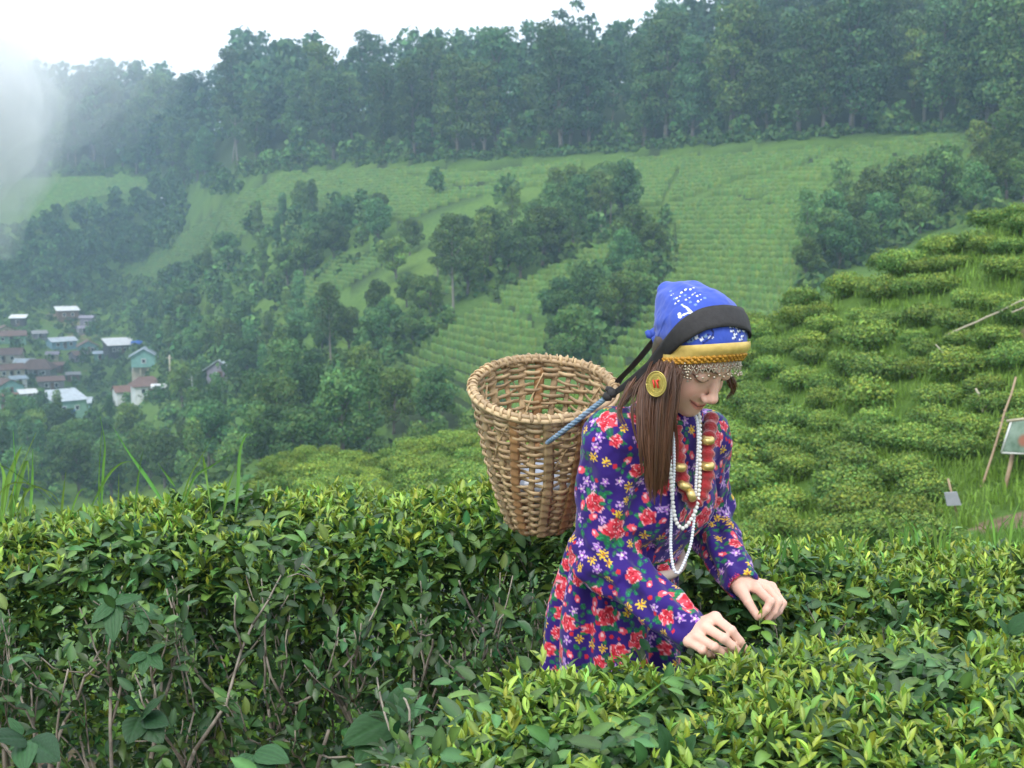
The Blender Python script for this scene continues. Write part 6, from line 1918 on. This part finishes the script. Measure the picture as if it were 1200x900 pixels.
# ------------------------------------------------------------------ the carrying basket, its head strap and what lies in it
def build_basket():
    YB = 2.86
    rc, bc_ = V3(P(637, 453, YB - .02)), V3(P(624, 611, YB + .055))
    ax = (rc - bc_); Hh = np.linalg.norm(ax); ax /= Hh
    ax = ax + np.array([-.05, -.10, 0]); ax /= np.linalg.norm(ax)            # leans towards the viewer and away from her back
    e1 = np.cross((0, 1, 0), ax); e1 /= np.linalg.norm(e1); e2 = np.cross(ax, e1)
    base = rc - ax * Hh * 1.04; Hh *= 1.04
    root = thing("basket", "woven bamboo carrying basket with an open top on the woman's back", "basket", base)
    def rad(t):      # radius at height share t
        return np.interp(t, [0, .06, .2, .45, .75, 1.0], [.074, .086, .102, .128, .150, .166])
    def pt(t, a, off=0.0):
        r = rad(t) + off
        return e1 * math.cos(a) * r + e2 * math.sin(a) * r + ax * Hh * t
    cane = [mat("cane_%d" % k, c, .5, noise=(25, tuple(x * .55 for x in c), .8), bump=(70, .3, .002), spec=.4) for k, c in enumerate([(.58, .41, .22), (.50, .345, .185), (.63, .46, .26), (.43, .30, .17)])]
    rust = mat("cane_orange", (.42, .23, .10), .5, noise=(20, (.28, .15, .07), .7))
    rng = np.random.default_rng(6)
    NS = 24; wid = .0085
    # uprights, split cane strips
    for s in range(NS):
        a = s * 2 * math.pi / NS + .07 + rng.normal(0, .015); broad = s in (14, 16, 18, 20, 22, 6, 2, 9)
        ph = s % 2
        pts = [pt(t, a + .03 * math.sin(t * 5 + s), .0035 * math.sin(t * 95 + ph * math.pi) * (t < .95) + (.0045 if broad and s > 12 else 0)) for t in np.linspace(0.0, .99, 46)]
        MB().tube(pts, wid * (1.45 if broad else rng.uniform(.8, 1.05)), 6, flat=.22, up=tuple(pts[20] - ax * (pts[20] @ ax))).build("stave", rust if s in (6, 16, 20) else cane[rng.integers(4)], root)
    # weavers: tight at the foot, spaced and wavering above
    ts = list(np.linspace(.03, .42, 14)) + list(np.linspace(.47, .85, 12)) + list(np.linspace(.885, .965, 5))
    for i, t0 in enumerate(ts):
        tight = t0 < .42 or t0 > .88; n = 150
        pts = []
        for k in range(n):
            a = k / (n - 1) * 2 * math.pi * 1.015 + i * .7
            wob = (.0015 if tight else .011) * (math.sin(a * 3 + i * 2.1) + .6 * math.sin(a * 5 + i))
            pts.append(pt(t0 + wob, a, .0062 * math.sin(a * NS / 2 + i * math.pi)))
        ref = tuple(ax)
        w = rng.uniform(.0052, .0060) if tight else rng.uniform(.0038, .0056)
        v = MB().tube(pts, w * .36, 6, flat=2.8, up=ref)
        v.build("weaver", cane[rng.integers(4)], root)
    for i in range(12):                                              # slanting thin canes that cross the open weave
        a0 = i * .52; sg = 1 if i % 2 else -1
        pts = [pt(t, a0 + sg * (t - .42) * 1.1, .004 * sg) for t in np.linspace(.42, .90, 14)]
        MB().tube(pts, .003, 5, flat=.5, up=tuple(ax)).build("cross_cane", cane[rng.integers(4)], root)
    # rim: two hoops bound round with strips
    for off, t in ((.006, .985), (-.006, .99), (0, 1.005)):
        MB().tube([pt(t + .004 * math.sin(a * 4), a, off) for a in np.linspace(0, 2 * math.pi * 1.01, 100)], .0062, 8).build("hoop", cane[rng.integers(4)], root)
    for s in range(40):
        a = s * 2 * math.pi / 46 + rng.normal(0, .02)
        pts = []
        for u in np.linspace(-.2, 1.0, 12):
            an = u * 2 * math.pi; r = .0108
            pts.append(pt(.993 + r / Hh * math.cos(an), a + .10 * u, r * math.sin(an)))
        MB().tube(pts, rng.uniform(.0035, .0055), 6, flat=.5).build("binding", cane[rng.integers(4)], root)
    # floor
    fl = MB()
    for k in range(-5, 6):
        l = math.sqrt(max(.0, .085 ** 2 - (k * .015) ** 2))
        if l > .01:
            fl.tube([e1 * k * .015 - e2 * l + ax * .012, e1 * k * .015 + e2 * l + ax * .012], .007, 5, flat=.3); fl.tube([e2 * k * .015 - e1 * l + ax * .016, e2 * k * .015 + e1 * l + ax * .016], .007, 5, flat=.3)
    fl.build("floor_weave", cane[1], root)
    # head strap: black cloth band over the scarf, narrowing to the knot, then blue rope to the basket
    M_strap = mat("black_cloth", (.018, .017, .018), .8, noise=(80, (.035, .033, .035), .6), bump=(250, .4, .001))
    cam_o = Vector((0, 0, CAM_H))
    def hit(x, y):
        d = (P(x, y, 1.0) - cam_o).normalized(); h = SBVH.ray_cast(cam_o, d)
        return None if h[0] is None else (V3(h[0]), V3(h[1]))
    up_e = [(877, 372), (870, 365), (858, 361), (842, 360), (822, 364), (800, 376), (782, 396), (772, 410)]
    lo_e = [(879, 396), (872, 389), (860, 384), (845, 384), (826, 388), (804, 400), (788, 414), (776, 424)]
    U, Lw = [], []
    for (a, b), (c, d) in zip([tuple(x) for x in spline([(*p, 0) for p in up_e], 26)[:, :2]], [tuple(x) for x in spline([(*p, 0) for p in lo_e], 26)[:, :2]]):
        row = []
        for t in np.linspace(0, 1, 7):
            h = hit(a + (c - a) * t, b + (d - b) * t)
            row.append(None if h is None else h[0] + h[1] * .0065)
        if all(r is not None for r in row): U.append(row)
    far_ = []; cur, prev = [np.array(p) for p in U[0]], [np.array(p) for p in U[2]]
    for _ in range(9):                       # the band creeps on round the far side of the scarf
        nxt = []
        for p, b in zip(cur, prev):
            t = p - b; t /= np.linalg.norm(t) + 1e-9
            h = SBVH.find_nearest(Vector(p + t * .009)); nxt.append(V3(h[0]) + V3(h[1]) * .0062)
        far_.append(nxt); prev, cur = cur, nxt
    far_ = far_[::-1]
    tail = []
    for (x0, y0, x1, y1, d) in ((758, 424, 763, 433, 2.535), (744, 437, 749, 445, 2.545), (730, 449, 734, 455, 2.555), (716, 460, 719, 465, 2.56)):
        tail.append([V3(P(x0 + (x1 - x0) * t, y0 + (y1 - y0) * t, d)) for t in np.linspace(0, 1, 7)])
    rows = np.array(far_ + U + tail)
    # even the spacing out
    m = len(rows); V = rows.reshape(-1, 3) - base
    i, j = np.meshgrid(np.arange(m - 1), np.arange(6), indexing='ij')
    q = np.stack([i * 7 + j, i * 7 + j + 1, (i + 1) * 7 + j + 1, (i + 1) * 7 + j], -1).reshape(-1, 4)
    me = make_mesh("strap", V, q, M_strap)
    st = link("strap", me, root)
    md = st.modifiers.new("thickness", 'SOLIDIFY'); md.thickness = .004; md.offset = 0
    # strap on her far side, down to the basket
    MB().tube(spline([hd(.089, -.05, .07) - base, hd(.06, -.12, .03) - base, V3(P(745, 425, 2.80)) - base, V3(P(722, 452, 2.86)) - base, pt(.86, -.5, .012)], 20), .014, 8, flat=.2).build("strap", M_strap, root)
    b = MB()
    for (x, y, d, r) in ((717, 461, 2.56, .011), (712, 465, 2.56, .010), (715, 457, 2.565, .008)):
        p = V3(P(x, y, d)) - base
        b.tube([p + np.array((-.009, 0, .004)), p, p + np.array((.009, 0, -.003))], [r * .6, r, r * .6], 10)
    b.build("knot", M_strap, root)
    M_rope = mat("blue_rope", (.10, .19, .30), .7, noise=(70, (.30, .36, .42), .8), bump=(120, .6, .002))
    c = spline([P(713, 464, 2.56), P(695, 478, 2.585), P(672, 496, 2.615), P(652, 511, 2.65), P(641, 519, 2.685)], 60) - base
    for k in range(3):
        t = np.gradient(c, axis=0); t /= np.linalg.norm(t, axis=1)[:, None]; s1 = np.cross(t, (0, 1, 0)); s2 = np.cross(t, s1); an = np.arange(60) * .75 + k * 2.09
        MB().tube(c + (s1 * np.cos(an)[:, None] + s2 * np.sin(an)[:, None]) * .0034, .0036, 6).build("rope_strand", M_rope, root)
    # what lies inside
    M_bag = mat("plastic_film", (.36, .42, .52), .25, spec=.6)
    u, w = np.meshgrid(np.linspace(0, 2 * math.pi, 40, endpoint=False), np.linspace(-1.4, 1.4, 20))
    d = np.stack([np.cos(u) * np.cos(w), np.sin(u) * np.cos(w), np.sin(w)], -1).reshape(-1, 3)
    rr = .072 * (1 + .22 * np.abs(vnoise(d, 2.6, 3, 3)) + .10 * vnoise(d, 6, 5, 2)); pv = d * rr[:, None] * (1, 1, .62)
    pv = pv[:, :1] * e1 + pv[:, 1:2] * e2 + pv[:, 2:] * ax
    i, j = np.meshgrid(np.arange(19), np.arange(40), indexing='ij'); j2 = (j + 1) % 40
    q = np.stack([i * 40 + j, i * 40 + j2, (i + 1) * 40 + j2, (i + 1) * 40 + j], -1).reshape(-1, 4)
    o = link("plastic_bag", make_mesh("plastic_bag", pv, [q, np.arange(40)[::-1][None], (np.arange(40) + 760)[None]], M_bag), loc=base + ax * Hh * .30)
    tag(o, "crumpled bluish-white plastic bag lying inside the bamboo basket", "plastic bag")
build_basket()

# the shoot she is plucking, and one in her other hand
def sprig(label, at, tilt):
    o = P(*at); r = thing("tea_sprig", label, "tea sprig", o)
    MB().tube([(0, 0, .006), (.001, 0, -.012), (.003, .004, -.034)], .0014, 5).build("stem", M_weed_stem, r)
    for k, (dx, dy, dz, L) in enumerate(((.3, -.2, .75, .030), (.9, -.5, .25, .042), (-.7, -.6, .1, .040), (.5, -.8, -.15, .046))):
        d = Vector((dx + tilt, dy, dz)).normalized(); x = d.cross(Vector((0, -.4, 1))).normalized(); z = x.cross(d)
        lv, lq, rib = LEAF_KINDS['young' if k < 2 else 'old'][k % 5]
        me = make_mesh("leaf", lv, lq, M_tea, True, {"col": np.array((.20, .34, .045) if k < 2 else (.12, .25, .04))[None] * (1 + .55 * rib[:, None])})
        l = link("leaf", me, r); l.matrix_local = Matrix.Translation(Vector((.002 * k, 0, -.008 * k))) @ Matrix((x, d, z)).transposed().to_4x4() @ Matrix.Scale(L, 4)
sprig("fresh green tea sprig pinched in the fingertips of her nearer right hand", (874, 766, 2.395), .2)
sprig("small tea sprig held in the fingertips of her farther left hand", (890, 727, 2.605), -.2)
# ------------------------------------------------------------------ air
def haze():
    x0, x1, y0, y1, z0, z1 = -1530, 1530, -1530, 1530, -72, 132
    b = MB().box((x0 + x1) / 2, (y0 + y1) / 2, (z0 + z1) / 2, x1 - x0, y1 - y0, z1 - z0)
    m = bpy.data.materials.new("haze_air"); m.use_nodes = True
    t = m.node_tree; t.nodes.clear()
    o = t.nodes.new("ShaderNodeOutputMaterial"); v = t.nodes.new("ShaderNodeVolumePrincipled")
    v.inputs["Color"].default_value = (.54, .75, 1.0, 1)
    v.inputs["Density"].default_value = HAZE_DENSITY
    v.inputs["Anisotropy"].default_value = .2
    t.links.new(v.outputs[0], o.inputs["Volume"])
    link("haze", b.mesh("haze", m, False), kind='stuff')
HAZE_DENSITY = .00062
haze()

# a bank of cloud drifting along the slope at the far left, and a thin veil on the ridge behind it
def mist(name, label, lumps, h, density, seed, amp, shells=((1.0, .12), (.84, .22), (.68, .4), (.5, .8))):
    """nested puffs, each thicker than the one round it, so that the edge feathers out"""
    mats, V, F, MI, nv = [], [], [], [], 0
    for si, (sc, dn) in enumerate(shells):
        pts = [(V3(P(x, y, d)), r * sc) for x, y, d, r in lumps]
        lo = np.min([p - r * 1.6 - 2 for p, r in pts], 0); hi = np.max([p + r * 1.6 + 2 for p, r in pts], 0)
        S_ = Sculpt(lo, hi, h); S_.F[:] = 50
        for p, r in pts:
            S_.ell(p, (r, r * 1.1, r * .9), None, r * .5)
        g = [np.arange(n) * h + l for n, l in zip(S_.n, S_.lo)]
        q = np.stack(np.meshgrid(*g, indexing='ij'), -1).reshape(-1, 3)
        S_.F += (amp * (vnoise(q, .09, seed + si, 4) + .5 * vnoise(q, .35, seed + si, 2))).reshape(S_.F.shape).astype(np.float32)
        S_.F[[0, -1]] = 9; S_.F[:, [0, -1]] = 9; S_.F[:, :, [0, -1]] = 9
        v, f = S_.skin()
        V.append(v); F.append(f + nv); MI += [si] * len(f); nv += len(v)
        m = bpy.data.materials.new("mist_air"); m.use_nodes = True
        t = m.node_tree; t.nodes.clear()
        o = t.nodes.new("ShaderNodeOutputMaterial"); vo = t.nodes.new("ShaderNodeVolumePrincipled")
        vo.inputs["Color"].default_value = (1, 1, 1, 1); vo.inputs["Density"].default_value = density * dn; vo.inputs["Anisotropy"].default_value = .0
        t.links.new(vo.outputs[0], o.inputs["Volume"]); mats.append(m)
    me = make_mesh(name, np.concatenate(V), np.concatenate(F), None, True)
    for m in mats: me.materials.append(m)
    if len(me.polygons) == len(MI): me.polygons.foreach_set("material_index", MI)
    ob = link(name, me, kind='stuff')
    ob['label'] = label; ob['category'] = 'mist'
mist("mist", "white bank of cloud drifting down the slope at the left edge above the village",
     [(-75, 70, 300, 22), (-52, 110, 300, 19), (-18, 132, 300, 13), (-4, 165, 300, 10.5), (-24, 200, 300, 10), (-36, 232, 300, 9), (-30, 262, 300, 7), (-36, 292, 300, 7), (4, 108, 300, 8), (-80, 180, 300, 20), (-80, 260, 300, 14), (-8, 85, 300, 11), (-130, 120, 300, 30), (-200, 170, 300, 34), (-140, 230, 300, 22), (-280, 150, 300, 36)], 2.0, .22, 3, 5.5)
mist("mist", "thin veil of mist over the ridge trees near the top left",
     [(50, 50, 420, 34), (110, 40, 430, 30), (10, 110, 420, 38), (-30, 40, 420, 44)], 5.0, .010, 8, 12, ((1.0, .2), (.75, .4), (.5, .7)))
